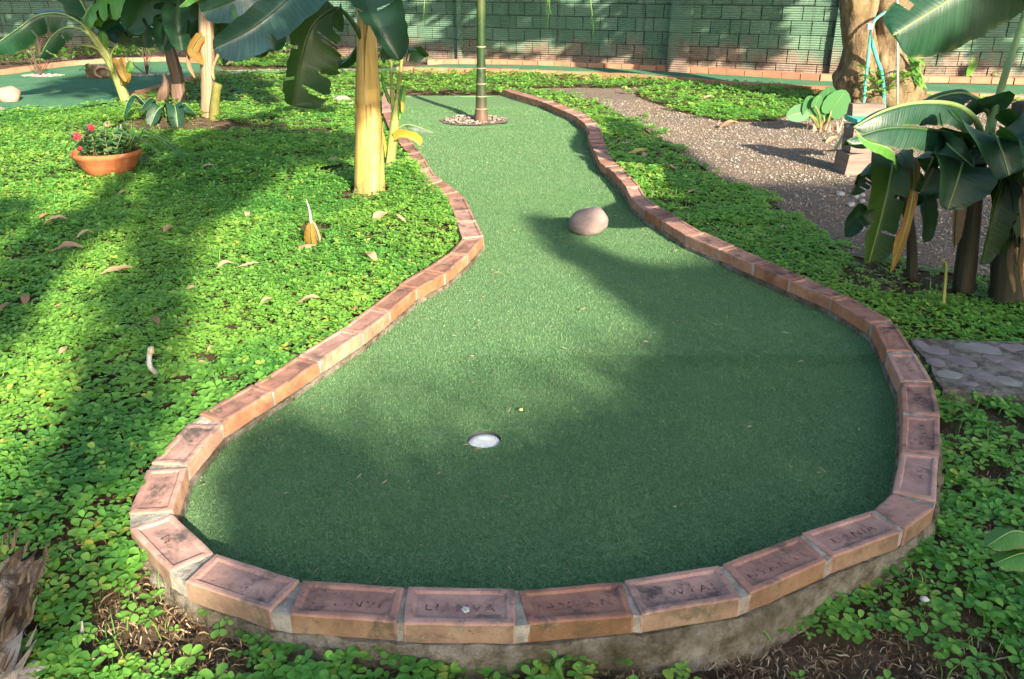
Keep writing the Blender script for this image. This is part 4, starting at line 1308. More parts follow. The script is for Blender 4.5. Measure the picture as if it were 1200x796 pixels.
leaf(T, px((452, 185, qd), (449, 165, qd - .03), (446, 150, qd - .03)), .02, .02, BAN_YL, RIB, fl=.6, seed=25, side=(1, 0, 0), ribr=.005)

# ---- left banana group
def base_at(x, y): 
    g = G(x, y, .04); return g, g.y
q, d = base_at(149, 120)
T = thing('banana_plant', (q.x, q.y, .04), 'young pale green banana plant leaning left beside the far left green', 'banana plant')
stem(T, 'stem', [V((q.x, q.y, 0)), P(140, 98, d), P(129, 72, d), P(119, 56, d), P(108, 40, d), P(97, 29, d)], [.058, .050, .045, .052, .046, .022], STEM_GREEN, 12, .08, .05, 18, 2.0)
leaf(T, px((108, 42, d), (96, 28, d - .05), (72, 16, d - .1), (44, 18, d - .2), (20, 34, d - .3), (-14, 58, d - .35)), .20, .22, BAN, RIB, fl=.35, fr=1.0, side=(-.35, .2, .9), seed=31, t0=.22, wave=.08)
leaf(T, px((110, 46, d), (94, 34, d - .05), (74, 33, d - .1), (58, 46, d - .15), (46, 68, d - .15)), .14, .16, BAN, RIB, fl=.5, fr=.9, side=(-.6, .3, .6), seed=32, t0=.25)
leaf(T, px((108, 40, d), (100, 22, d - .1), (112, 2, d - .2), (140, -6, d - .3), (172, 10, d - .35)), .24, .24, BAN_LT, RIB, fl=.35, fr=.5, seed=33, t0=.15, roll=-.3)
leaf(T, px((112, 44, d), (103, 18, d + .1), (86, -10, d + .1), (60, -25, d + .1), (36, -18, d)), .22, .22, BAN, RIB, fl=.5, seed=34, t0=.2)
leaf(T, px((122, 58, d), (121, 48, d - .02), (119, 36, d - .02)), .055, .05, BAN_LT, RIB, fl=.3, seed=35, side=(1, 0, 0), ribr=.006)
stem(T, 'old_stalk', [P(120, 60, d - .03), P(110, 55, d - .05), P(93, 52.5, d - .05)], [.02, .016, .005], STEM_GREEN, 7, .05, 0, 8)
stem(T, 'old_stalk', [P(134, 86, d - .03), P(130, 66, d - .05), P(138, 50, d - .05)], [.016, .012, .003], STEM_GREEN, 7, .05, 0, 8)
leaf(T, px((141, 90, d - .05), (150, 84, d - .1), (152, 72, d - .1)), .05, .05, BAN_LT, RIB, fl=.3, seed=36, side=(1, 0, 0), ribr=.006)
leaf(T, px((142, 100, d - .06), (146, 88, d - .1), (138, 70, d - .1), (148, 96, d - .2)), .05, .06, BAN_OR, RIB, fl=.3, seed=37, side=(1, 0, 0), ribr=.006)
leaf(T, px((112, 46, d), (122, 30, d + .3), (140, 28, d + .5), (160, 50, d + .6)), .2, .2, BAN, RIB_DK, fl=.5, seed=38, t0=.15)

q, d = base_at(211, 118)
T = thing('banana_plant', (q.x, q.y, .04), 'banana plant with a brown shaggy stem between the leaning one and the dry one', 'banana plant')
stem(T, 'stem', [V((q.x, q.y, 0)), P(207, 90, d), P(202, 68, d), P(196, 46, d), P(193, 26, d), P(190, 0, d)], [.078, .070, .068, .050, .036, .026], STEM_BROWN, 14, .22, .06, 24, 3.0, 14)
stem(T, 'old_stub', [V((q.x - .20, q.y - .05, 0)), P(194, 100, d - .1), P(192, 86, d - .1)], [.07, .055, .012], STEM_BROWN, 10, .3, .05, 10, 6.0)
stem(T, 'leaf_stalk', [P(194, 30, d), P(183, 14, d), P(168, 2, d), P(150, -8, d)], [.03, .022, .016, .01], STEM_GREEN, 8, .04, 0, 10)
stem(T, 'leaf_stalk', [P(194, 28, d), P(195, 0, d), P(200, -30, d)], [.028, .02, .012], STEM_GREEN, 8, .04, 0, 8)
leaf(T, px((192, 20, d - .05), (184, 8, d - .15), (174, 14, d - .25), (170, 34, d - .28), (170, 56, d - .28)), .17, .19, BAN, RIB_DK, fl=.4, side=(1, .1, .1), seed=41, t0=.2)
leaf(T, px((150, -8, d), (135, -14, d - .1), (115, 0, d - .2), (95, 22, d - .25)), .22, .22, BAN_LT, RIB, fl=.4, seed=42, roll=.3)
leaf(T, px((190, 0, d), (175, -20, d - .2), (150, -10, d - .4), (132, 14, d - .5)), .17, .19, BAN_BR, RIB_DK, fl=.5, fr=.8, seed=43, t0=.1)
leaf(T, px((200, -30, d), (215, -30, d + .1), (230, 0, d + .2), (222, 45, d + .2)), .2, .2, BAN, RIB_DK, fl=.5, seed=44, side=(1, .2, 0))
leaf(T, px((200, -30, d), (180, -40, d + .3), (140, 0, d + .5), (120, 40, d + .6)), .22, .22, BAN, RIB_DK, fl=.5, seed=45)

q, d = base_at(244, 138)
T = thing('banana_plant', (q.x, q.y, .04), 'banana plant with a pale dry papery stem and curled brown leaves', 'banana plant')
stem(T, 'stem', [V((q.x, q.y, 0)), P(244, 110, d), P(243, 70, d), P(242, 30, d), P(241, 0, d), P(241, -40, d)], [.075, .064, .064, .064, .058, .05], STEM_DRY, 16, .10, .05, 26, 5.0)
stem(T, 'old_stub', [V((q.x + .08, q.y - .1, 0)), P(253, 110, d - .12), P(256, 98, d - .12)], [.05, .044, .036], simple('stub_green', (.10, .11, .025), .7, .2, (.16, .14, .04), 14, .3).m, 10, .1, .04, 8, 6.0)
leaf(T, px((238, 40, d - .05), (230, 50, d - .08), (226, 62, d - .1), (238, 76, d - .12)), .06, .07, BAN_OR, RIB_DK, fl=.6, seed=51, side=(.9, .3, 0), ribr=.008)
leaf(T, px((236, 52, d - .05), (222, 64, d - .05), (222, 78, d - .08), (229, 92, d - .1)), .03, .035, BAN_DRY, RIB_DK, fl=.8, seed=52, side=(1, .3, 0), ribr=.006)
leaf(T, px((252, 94, d - .05), (252, 78, d - .06), (262, 60, d - .08), (273, 66, d - .1), (264, 76, d - .1)), .03, .035, BAN_DRY, RIB_DK, fl=.5, seed=53, side=(.2, 1, 0), ribr=.006)
leaf(T, px((241, 6, d - .05), (231, -6, d - .1), (222, -2, d - .2), (210, 8, d - .25)), .07, .07, BAN_LT, RIB, fl=.3, seed=54)
leaf(T, px((241, -30, d), (262, -40, d - .1), (285, 10, d - .2), (292, 60, d - .2)), .20, .22, BAN, RIB_DK, fl=.5, seed=55, side=(1, .2, 0), tip=.8)
leaf(T, px((241, -30, d), (270, -30, d + .2), (310, 10, d + .3), (322, 60, d + .3)), .22, .2, BAN, RIB_DK, fl=.5, seed=56, side=(1, .2, 0), tip=.8)
leaf(T, px((241, -30, d), (255, 0, d + .2), (262, 30, d + .3), (268, 78, d + .3)), .14, .14, BAN_BR, RIB_DK, fl=.5, seed=57, side=(1, .1, 0))
leaf(T, px((241, -30, d), (225, -30, d + .2), (210, 10, d + .3), (214, 60, d + .3)), .18, .18, BAN, RIB_DK, fl=.5, seed=58, side=(1, .1, 0))

for k, (pts_, wl_, mt_) in enumerate((
        (((241, -30, d), (275, -20, d + .4), (300, 20, d + .5), (305, 68, d + .5)), .20, BAN),
        (((241, -40, d), (225, -20, d + .4), (205, 10, d + .6), (190, 60, d + .6)), .22, BAN),
        (((241, -40, d), (215, -30, d + .3), (180, -10, d + .5), (150, 35, d + .6)), .22, BAN),
        (((241, -30, d), (262, -5, d + .2), (276, 30, d + .25), (283, 72, d + .25)), .12, BAN_MID),
        (((241, -40, d), (285, -50, d + .5), (330, -20, d + .8), (345, 40, d + .8)), .22, BAN),
        (((241, -40, d), (210, -40, d + .6), (160, -20, d + .9), (110, 30, d + 1.0)), .24, BAN))):
    leaf(T, px(*pts_), wl_, wl_, mt_, RIB_DK, fl=.5, seed=160 + k, side=(1, .2, 0), ragged=.2, t0=.1)
q, d = base_at(196, 142)
T = thing('banana_sucker', (q.x, q.y, .04), 'small broad leaved banana sucker low in front of the brown stem', 'banana plant')
for sx, mids, wd, mt in ((61, ((197, 142, d), (203, 124, d - .05), (206, 130, d - .15), (209, 152, d - .22)), .085, BAN),
                         (62, ((196, 142, d), (192, 126, d - .05), (184, 130, d - .12), (176, 148, d - .2)), .07, BAN),
                         (63, ((190, 136, d), (180, 116, d), (172, 118, d - .1), (164, 130, d - .15)), .06, BAN),
                         (64, ((180, 134, d), (160, 112, d), (150, 118, d - .1), (144, 138, d - .15)), .06, BAN),
                         (65, ((198, 142, d), (214, 122, d), (222, 126, d), (230, 134, d - .05)), .06, BAN)):
    leaf(T, px(*mids), wd, wd, mt, RIB, fl=.3, seed=sx, t0=.2, ribr=.006, side=(1, .15, 0) if sx in (61, 62) else None)

# ---- right banana clump (in shade, close)
q, d = base_at(1132, 330)
T = thing('banana_plant', (q.x, q.y, .0), 'big leafy dark green banana plant with dark stem at the right edge', 'banana plant')
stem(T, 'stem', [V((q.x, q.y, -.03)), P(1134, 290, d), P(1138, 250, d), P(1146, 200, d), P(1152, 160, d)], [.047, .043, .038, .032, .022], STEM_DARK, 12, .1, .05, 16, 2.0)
# tall leaf held over everything
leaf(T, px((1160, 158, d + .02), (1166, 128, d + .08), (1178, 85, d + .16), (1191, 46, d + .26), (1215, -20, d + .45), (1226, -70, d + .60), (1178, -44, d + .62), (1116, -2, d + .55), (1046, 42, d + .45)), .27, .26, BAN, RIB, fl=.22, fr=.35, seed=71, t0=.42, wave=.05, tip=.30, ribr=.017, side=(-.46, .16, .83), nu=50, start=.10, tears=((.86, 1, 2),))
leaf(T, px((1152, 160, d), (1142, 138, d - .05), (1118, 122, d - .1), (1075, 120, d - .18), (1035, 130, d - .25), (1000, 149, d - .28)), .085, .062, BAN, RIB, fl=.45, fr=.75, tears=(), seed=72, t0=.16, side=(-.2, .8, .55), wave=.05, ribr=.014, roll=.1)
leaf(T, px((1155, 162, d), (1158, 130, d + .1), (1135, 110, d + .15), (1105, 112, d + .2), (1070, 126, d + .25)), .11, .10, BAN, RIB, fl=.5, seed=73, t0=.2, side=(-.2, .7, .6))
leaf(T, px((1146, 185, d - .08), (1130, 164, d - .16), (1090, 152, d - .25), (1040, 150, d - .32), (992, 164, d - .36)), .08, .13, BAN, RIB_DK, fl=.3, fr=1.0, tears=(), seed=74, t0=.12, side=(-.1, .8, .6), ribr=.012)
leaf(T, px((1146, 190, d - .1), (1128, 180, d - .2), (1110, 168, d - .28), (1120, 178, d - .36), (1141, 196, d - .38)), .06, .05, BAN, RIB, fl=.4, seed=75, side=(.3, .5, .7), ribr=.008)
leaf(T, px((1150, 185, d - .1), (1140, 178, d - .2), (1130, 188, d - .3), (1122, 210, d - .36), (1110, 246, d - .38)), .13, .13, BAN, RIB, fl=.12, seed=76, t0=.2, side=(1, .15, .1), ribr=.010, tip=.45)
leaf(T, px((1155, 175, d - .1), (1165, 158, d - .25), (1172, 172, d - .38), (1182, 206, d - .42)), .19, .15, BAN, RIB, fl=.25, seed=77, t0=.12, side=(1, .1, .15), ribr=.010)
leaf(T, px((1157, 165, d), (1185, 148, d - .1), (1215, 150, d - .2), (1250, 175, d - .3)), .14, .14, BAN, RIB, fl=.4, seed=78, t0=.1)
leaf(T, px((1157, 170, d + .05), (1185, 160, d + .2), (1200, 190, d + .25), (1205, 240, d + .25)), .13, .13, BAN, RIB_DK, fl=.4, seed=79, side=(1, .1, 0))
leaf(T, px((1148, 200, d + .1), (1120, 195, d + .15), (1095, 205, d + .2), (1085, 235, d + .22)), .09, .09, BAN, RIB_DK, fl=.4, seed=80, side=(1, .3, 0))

q2, d2 = base_at(1186, 338)
T = THICK = thing('banana_plant', (q2.x, q2.y, 0), 'thick dark banana stem with hanging dead leaves cut by the right edge', 'banana plant')
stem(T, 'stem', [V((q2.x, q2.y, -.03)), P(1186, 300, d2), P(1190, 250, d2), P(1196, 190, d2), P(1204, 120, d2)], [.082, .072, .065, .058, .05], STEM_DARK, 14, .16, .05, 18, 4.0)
leaf(T, px((1192, 200, d2 - .1), (1180, 205, d2 - .16), (1165, 250, d2 - .2), (1150, 310, d2 - .2)), .06, .07, BAN_BR, RIB_DK, fl=.5, seed=81, side=(1, .2, 0), ribr=.008)
leaf(T, px((1194, 210, d2 - .1), (1186, 230, d2 - .15), (1188, 270, d2 - .17), (1192, 318, d2 - .17)), .05, .06, BAN_DRY, RIB_DK, fl=.7, seed=82, side=(1, .2, 0), ribr=.008)
leaf(T, px((1194, 260, d2 - .1), (1184, 285, d2 - .18), (1180, 310, d2 - .2), (1188, 344, d2 - .22)), .018, .02, BAN_DRY, RIB_DK, fl=.8, seed=83, side=(1, .2, 0), ribr=.005)
leaf(T, px((1196, 265, d2 - .1), (1196, 285, d2 - .2), (1193, 310, d2 - .22), (1199, 350, d2 - .22)), .016, .02, BAN_DRY, RIB_DK, fl=.8, seed=84, side=(1, .2, 0), ribr=.005)
leaf(T, px((1200, 160, d2), (1210, 150, d2 - .15), (1212, 190, d2 - .25), (1205, 250, d2 - .3)), .12, .13, BAN, RIB_DK, fl=.4, seed=85, side=(1, .2, 0))
leaf(T, px((1204, 110, d2), (1230, 40, d2), (1290, 10, d2 - .1), (1360, 60, d2 - .1)), .2, .2, BAN, RIB, fl=.3, seed=86)

q3, d3 = base_at(1072, 318)
T = thing('banana_sucker', (q3.x, q3.y, 0), 'small banana sucker with a browning hanging leaf and light green new leaf', 'banana plant')
stem(T, 'stem', [V((q3.x, q3.y, -.03)), P(1068, 280, d3), P(1060, 235, d3), P(1052, 195, d3)], [.026, .022, .02, .014], STEM_DARK, 10, .08, .03, 12, 3.0)
leaf(T, px((1052, 196, d3), (1050, 182, d3 - .05), (1046, 196, d3 - .14), (1039, 228, d3 - .18), (1029, 268, d3 - .18), (1018, 308, d3 - .18)), .115, .08, BAN_MID, RIB, fl=.35, fr=.55, seed=91, t0=.12, side=(1, .12, .12), ribr=.008, tip=.75)
leaf(T, px((1053, 194, d3 - .1), (1046, 178, d3 - .45), (1034, 171, d3 - .58), (1017, 166, d3 - .62), (1002, 154, d3 - .62)), .035, .05, BAN_LT, RIB, fl=.2, fr=.5, seed=92, t0=.1, side=(-.3, .5, .8), ribr=.006)
leaf(T, px((1054, 196, d3), (1065, 186, d3 - .08), (1071, 205, d3 - .2), (1064, 255, d3 - .24), (1043, 320, d3 - .24)), .05, .022, BAN_OR, RIB, fl=.45, seed=93, side=(1, .15, 0), ribr=.007, wave=.2)
leaf(T, px((1050, 200, d3 + .03), (1030, 188, d3 + .06), (1012, 200, d3 + .1), (996, 228, d3 + .1)), .075, .07, BAN, RIB_DK, fl=.5, seed=94, side=(1, .3, 0), ribr=.006)
leaf(T, px((1050, 210, d3 + .02), (1020, 245, d3 + .05), (1002, 255, d3 + .03), (990, 278, d3 - .02)), .06, .06, BAN, RIB_DK, fl=.4, seed=95, side=(1, .3, 0), ribr=.006)
leaf(T, px((1060, 235, d3 + .02), (1078, 228, d3 + .05), (1084, 250, d3 + .05), (1084, 284, d3 + .05)), .05, .05, BAN, RIB_DK, fl=.5, seed=96, side=(1, .2, 0), ribr=.006)

for k, (pts_, wl_, mt_) in enumerate((
        (((1150, 215, d), (1162, 205, d - .12), (1172, 240, d - .2), (1170, 300, d - .2)), .075, BAN_BR),
        (((1160, 200, d), (1178, 200, d - .15), (1192, 230, d - .25), (1196, 290, d - .27)), .085, BAN),
        (((1140, 225, d), (1128, 222, d - .1), (1120, 250, d - .14), (1118, 290, d - .14)), .035, BAN_DRY),
        (((1195, 230, d2), (1205, 225, d2 - .2), (1206, 270, d2 - .28), (1200, 330, d2 - .28)), .06, BAN_DRY),
        (((1150, 190, d), (1118, 178, d - .05), (1092, 196, d - .1), (1078, 226, d - .1)), .10, BAN),
        (((1152, 175, d + .05), (1110, 170, d + .12), (1075, 185, d + .18), (1050, 214, d + .2)), .10, BAN),
        (((1195, 175, d2 - .2), (1205, 170, d2 - .4), (1208, 200, d2 - .5), (1205, 250, d2 - .52)), .10, BAN))):
    leaf(THICK, px(*pts_), wl_, wl_, mt_, RIB_DK, fl=.45, seed=180 + k, side=(1, .2, .05), ribr=.007, t0=.12, ragged=.2)
# thin green stalk near it and the clipped seedling at the lower right
q4, d4 = base_at(1108, 346)
T = thing('young_shoot', (q4.x, q4.y, 0), 'single thin pale green shoot bent over at its tip on dark soil', 'shoot')
stem(T, 'stalk', [V((q4.x, q4.y, -.02)), P(1108, 325, d4), P(1108.5, 310, d4), P(1104, 304, d4), P(1101, 308, d4)], [.009, .008, .007, .006, .003], STEM_GREEN, 8, .03, 0, 14)
q5, d5 = base_at(1222, 700)
T = thing('seedling', (q5.x, q5.y, -.05), 'broad glossy green seedling leaves entering at the lower right edge', 'plant')
leaf(T, px((1222, 700, d5), (1215, 640, d5), (1190, 622, d5 - .02), (1156, 640, d5 - .04)), .04, .045, BAN_LT, RIB, fl=.25, seed=101, ribr=.004, t0=.3, tip=.4)
leaf(T, px((1222, 700, d5), (1216, 660, d5 - .03), (1200, 648, d5 - .05), (1166, 660, d5 - .07)), .04, .045, BAN_LT, RIB, fl=.2, seed=102, ribr=.004, t0=.3, tip=.4)
leaf(T, px((1222, 700, d5), (1235, 650, d5), (1260, 640, d5 - .02), (1290, 665, d5 - .04)), .03, .035, BAN_LT, RIB, fl=.25, seed=103, ribr=.004, t0=.3, tip=.4)

# ---- palm
q = palm_base
d = q.y
PT = Mat('palm_trunk_mat', .55, .35)
sp_ = PT.n('SeparateXYZ'); PT.t.links.new(PT.co(), sp_.inputs[0])
pz = PT.math('ADD', sp_.outputs[2], PT.math('MULTIPLY', PT.noise(8, 3), .03))
c = PT.ramp(pz, [(0.0, (.12, .065, .042)), (.10, (.08, .05, .03)), (.2, (.03, .04, .016)), (.45, (.011, .034, .008)), (.9, (.014, .040, .008)), (1.0, (.045, .065, .016))])
c = PT.mix(PT.math('MULTIPLY', PT.step(PT.noise(14, 5, .7), .5, .7), .4), c, (.11, .10, .06))
PT.color(c); PT.bump(PT.noise(40, 4), .2, .005)
T = thing('palm_tree', (q.x, q.y, 0), 'slender green ringed palm growing in a round stone bed on the green', 'palm')
topz = 2.1
mb = MB()
N_ = 46
pts, rad = [], []
rings_z = [.10, .215, .33, .47, .66]
for i in range(N_):
    z_ = -.05 + (topz + .05) * i / (N_ - 1)
    r_ = .060 - .016 * min(1, max(0, z_) / .5) ** .7 - .008 * max(0, z_) / 2
    if z_ < .06: r_ += .008
    pts.append(V((q.x + .012 * z_, q.y, z_))); rad.append(r_)
mb.tube(pts, rad, 18, .02, 10)
trunk = obj('trunk', mb, PT.m, T, True)
rm = simple('palm_ring', (.25, .235, .17), .8, .2, (.15, .13, .09), 40, .3).m
for z_ in rings_z:
    r_ = .060 - .016 * min(1, z_ / .5) ** .7 - .008 * z_ / 2
    mb = MB()
    mb.tube([V((q.x + .012 * z_, q.y, z_ - .006)), V((q.x + .012 * z_, q.y, z_ - .003)), V((q.x + .012 * z_, q.y, z_ + .003)), V((q.x + .012 * z_, q.y, z_ + .006))], [r_ + .0005, r_ + .004, r_ + .004, r_ + .0005], 18, cap=False)
    obj('ring', mb, rm, trunk, True)
mb = MB()
mb.tube([V((q.x + .025, q.y, topz - .02)), V((q.x + .025, q.y, topz + .15)), V((q.x + .03, q.y, topz + .5))], [.055, .06, .03], 14, .03)
obj('crownshaft', mb, STEM_GREEN, T, True)
FROND = leafmat('palm_leaflet', [(0, (.05, .15, .025)), (1, (.12, .26, .045))], (.14, .36, .03), .28)
def frond(parent, pts, ll=.34, nseg=26, seed=0):
    r = random.Random(seed)
    path = catmull(pts, nseg)
    mb = MB()
    for i in range(3, nseg):
        t = i / (nseg - 1)
        T_ = (path[min(i + 1, nseg - 1)] - path[i - 1]).normalized()
        S_ = T_.cross(V((0, 0, 1))); S_ = S_.normalized() if S_.length > .05 else V((1, 0, 0))
        l_ = ll * (1 - .5 * t) * min(1, t * 4)
        for sd in (-1, 1):
            dr = (S_ * sd * .8 + T_ * .55 + V((0, 0, -.15 - .3 * r.random()))).normalized()
            w_ = T_ * .013
            p0 = path[i]; p1 = p0 + dr * l_ * .5 + V((0, 0, .01)); p2 = p0 + dr * l_ + V((0, 0, -l_ * .35))
            mb.add([p0 - w_ * .5, p0 + w_ * .5, p1 + w_, p1 - w_, p2], [(0, 1, 2, 3), (3, 2, 4)], rnd=r.random())
    f = obj('frond', mb, FROND, parent)
    rb = MB(); rb.tube(path, [.012 * (1 - .8 * i / nseg) for i in range(nseg)], 6)
    obj('rachis', rb, RIB, f, True)
tp = V((q.x + .03, q.y, topz + .45))
k = 0
for ang, ln, dz in ((-.05, 1.0, -1.62), (-.25, .62, -1.55), (0.55, 1.3, -.75), (3.05, .55, -1.62), (-2.75, 1.1, -1.3), (1.35, 1.5, -.5), (2.2, 1.4, -.7), (-.75, 1.2, -.8), (-2.2, 1.2, -.55), (-1.5, 1.0, -.45), (3.0, 1.5, -.5)):
    dv = V((math.cos(ang), math.sin(ang), 0))
    frond(T, [tp, tp + dv * ln * .35 + V((0, 0, .42)), tp + dv * ln * .75 + V((0, 0, .15 + dz * .25)), tp + dv * ln + V((0, 0, dz))], .36, 26, k); k += 1

# ---- taro near the tree
q, d = base_at(962, 148)
T = thing('taro_plant', (q.x, q.y, 0), 'small taro plant with upright rounded leaves in front of the big tree', 'plant')
TARO = leafmat('taro_leaf', [(0, (.03, .115, .038)), (1, (.065, .19, .065))], (.10, .30, .04), .22)
def heart(parent, base, top, tipv, wd, ln, seed):
    sb = MB(); sb.tube(catmull([base, base.lerp(top, .6) + V((.01, -.02, .01)), top], 8), [.009] * 8, 6)
    lf = MB()
    ax = tipv.normalized(); S_ = ax.cross(V((.2, -1, .3))).normalized(); N_ = S_.cross(ax)
    out_ = [(-.22, .20), (-.22, .42), (-.08, .62), (.18, .74), (.5, .72), (.78, .52), (.95, .24), (1, 0)]
    vs = [top]
    mid_ = [top + ax * ln * t for t in (-.12, .3, .65, 1.0)]
    L_ = [top + ax * ln * a + S_ * wd * b_ + N_ * wd * .18 * b_ for a, b_ in out_]
    R_ = [top + ax * ln * a - S_ * wd * b_ + N_ * wd * .18 * b_ for a, b_ in out_]
    vs = mid_ + L_ + R_
    l0, r0 = 4, 12
    lf.add(vs, [(0, l0, l0 + 1, l0 + 2), (0, l0 + 2, l0 + 3, 1), (1, l0 + 3, l0 + 4, 2), (2, l0 + 4, l0 + 5, l0 + 6, 3),
                (0, r0 + 2, r0 + 1, r0), (0, 1, r0 + 3, r0 + 2), (1, 2, r0 + 4, r0 + 3), (2, 3, r0 + 6, r0 + 5, r0 + 4)], rnd=random.Random(seed).random())
    l = obj('leaf', lf, TARO, parent)
    vb = MB(); vb.tube([mid_[0] - N_ * .004, mid_[2] - N_ * .003, mid_[3] - N_ * .002], [.006, .004, .002], 5)
    obj('vein', vb, RIB, l, True)
    obj('leaf_stalk', sb, STEM_GREEN, l, True)
bb = V((q.x, q.y, 0))
for sx, tx, ty, vx, vz, w_, l_ in ((1, 965, 136, .0, 1, .17, .26), (2, 974, 130, .45, .9, .16, .2), (3, 950, 134, -.3, .85, .12, .17), (4, 943, 131, -.9, -.2, .10, .17), (5, 955, 124, .3, 1, .06, .1)):
    heart(T, bb, P(tx, ty, d - .03 * sx), V((vx, -.15, vz)), w_, l_, sx)
mb = MB()
for k in range(26):
    a = random.uniform(0, 6.28); r0 = random.uniform(0, .16)
    p0 = V((q.x + r0 * math.cos(a), q.y + r0 * math.sin(a) - .05, 0)); p1 = p0 + V((random.uniform(-.08, .08), random.uniform(-.06, .02), random.uniform(.05, .16)))
    mb.add([p0, p0 + V((.02, 0, 0)), p1], [(0, 1, 2)], rnd=random.random())
obj('dry_leaves', mb, DEAD, T)

# ---- potted flowers
q = G(121, 211, .03); d = q.y
TC = simple('terracotta', (.40, .135, .05), .8, .2, (.29, .09, .035), 9, .35)
TC.color(TC.mix(TC.math('MULTIPLY', TC.step(TC.noise(13, 6, .75), .56, .68), .45), TC.c, (.42, .32, .25)))
T = thing('flower_pot', (q.x, q.y + .19, .03), 'wide orange terracotta bowl pot standing on the sunny lawn', 'flower pot')
cx_, cy_, z0 = q.x - .035, q.y + .19, .02
mb = MB()
prof = [(.0, .0), (.11, 0), (.135, .012), (.178, .075), (.212, .135), (.221, .142), (.223, .165), (.216, .170), (.206, .165), (.20, .135), (.0, .128)]
n = 40
vs = [(cx_ + r * math.cos(2 * math.pi * k / n), cy_ + r * math.sin(2 * math.pi * k / n), z0 + zz_) for r, zz_ in prof for k in range(n)]
mb.add(vs, [(j * n + k, j * n + (k + 1) % n, (j + 1) * n + (k + 1) % n, (j + 1) * n + k) for j in range(len(prof) - 1) for k in range(n)])
obj('bowl', mb, TC.m, T, True)
mb = MB()
for k in range(160):
    r = .195 * math.sqrt(random.random()); a = random.uniform(0, 6.28)
    pebble(mb, (cx_ + r * math.cos(a), cy_ + r * math.sin(a), z0 + .128), random.uniform(.01, .025), .6, k, 6, 4, .4, random.random())
obj('potting_soil', mb, SOIL, T)
T = thing('flower_plant', (cx_, cy_, z0 + .12), 'straggly red flowering plant growing in the terracotta bowl', 'flowering plant')
sb, lb = MB(), MB()
r = random.Random(5)
for k in range(46):
    a = r.uniform(0, 6.28); rr = .165 * math.sqrt(r.random())
    p0 = V((cx_ + rr * math.cos(a), cy_ + rr * math.sin(a) * .8, z0 + .125))
    p2 = p0 + V((r.uniform(-.05, .05) + (p0.x - cx_) * .45, r.uniform(-.05, .05), r.uniform(.09, .23) * (1 - .25 * abs(p0.x - cx_ + .06) / .2)))
    sb.tube([p0, p0.lerp(p2, .5) + V((0, 0, .02)), p2], [.0035, .003, .002], 5)
    for j in range(15):
        t = r.uniform(.15, 1.02); c0_ = p0.lerp(p2, t) + V((0, 0, .01))
        aa = r.uniform(0, 6.28); L_ = r.uniform(.03, .065); up = r.uniform(-.4, .7)
        dv = V((math.cos(aa), math.sin(aa), up)).normalized(); s_ = dv.cross(V((0, 0, 1))).normalized() * L_ * .36
        lb.add([c0_, c0_ + dv * L_ * .5 + s_, c0_ + dv * L_, c0_ + dv * L_ * .5 - s_], [(0, 1, 2, 3)], rnd=r.random())
for k in range(16):                                         # long strap leaves
    a = r.uniform(-.5, 3.6) if k % 3 else r.uniform(0, 6.28); L_ = r.uniform(.2, .34)
    p0 = V((cx_ + .08 * math.cos(a) + .05, cy_ + .08 * math.sin(a), z0 + .13))
    dv = V((math.cos(a), math.sin(a) * .7, 0))
    pts = [p0, p0 + dv * L_ * .5 + V((0, 0, L_ * .55)), p0 + dv * L_ * .9 + V((0, 0, L_ * .35)), p0 + dv * L_ * 1.25]
    s_ = dv.cross(V((0, 0, 1))) * .008
    for i in range(3):
        lb.add([pts[i] - s_, pts[i] + s_, pts[i + 1] + s_, pts[i + 1] - s_], [(0, 1, 2, 3)], rnd=r.random())
obj('stems', sb, simple('flower_stem', (.12, .13, .05), .7).m, T, True)
POTLEAF = leafmat('pot_leaf', [(0, (.03, .10, .035)), (.6, (.07, .17, .06)), (1, (.16, .24, .10))], (.12, .3, .05), .22)
obj('foliage', lb, POTLEAF, T)
FLR = leafmat('red_petal', [(0, (.30, .012, .03)), (1, (.55, .04, .07))], (.5, .04, .05), .15, .6)
for fx, fy, fr_, dd in ((90.5, 160, .028, -.20), (107, 149.5, .023, -.16), (94, 174, .014, -.2), (126, 145.5, .02, -.1)):
    c0_ = P(fx, fy, cy_ + dd)
    fb = MB()
    for k in range(46):
        u = V((r.gauss(0, 1), r.gauss(0, 1), r.gauss(0, 1))).normalized(); s1 = u.orthogonal().normalized() * fr_ * .38; s2 = u.cross(s1)
        cc = c0_ + u * fr_ * .55
        fb.add([cc - s1, cc + s2 * .5 + u * fr_ * .3, cc + s1, cc - s2 * .5 + u * fr_ * .3, c0_ + u * fr_ * 1.05], [(0, 3, 4), (3, 2, 4), (2, 1, 4), (1, 0, 4)], rnd=r.random())
    obj('flower', fb, FLR if fy != 145.5 else DEAD, T)

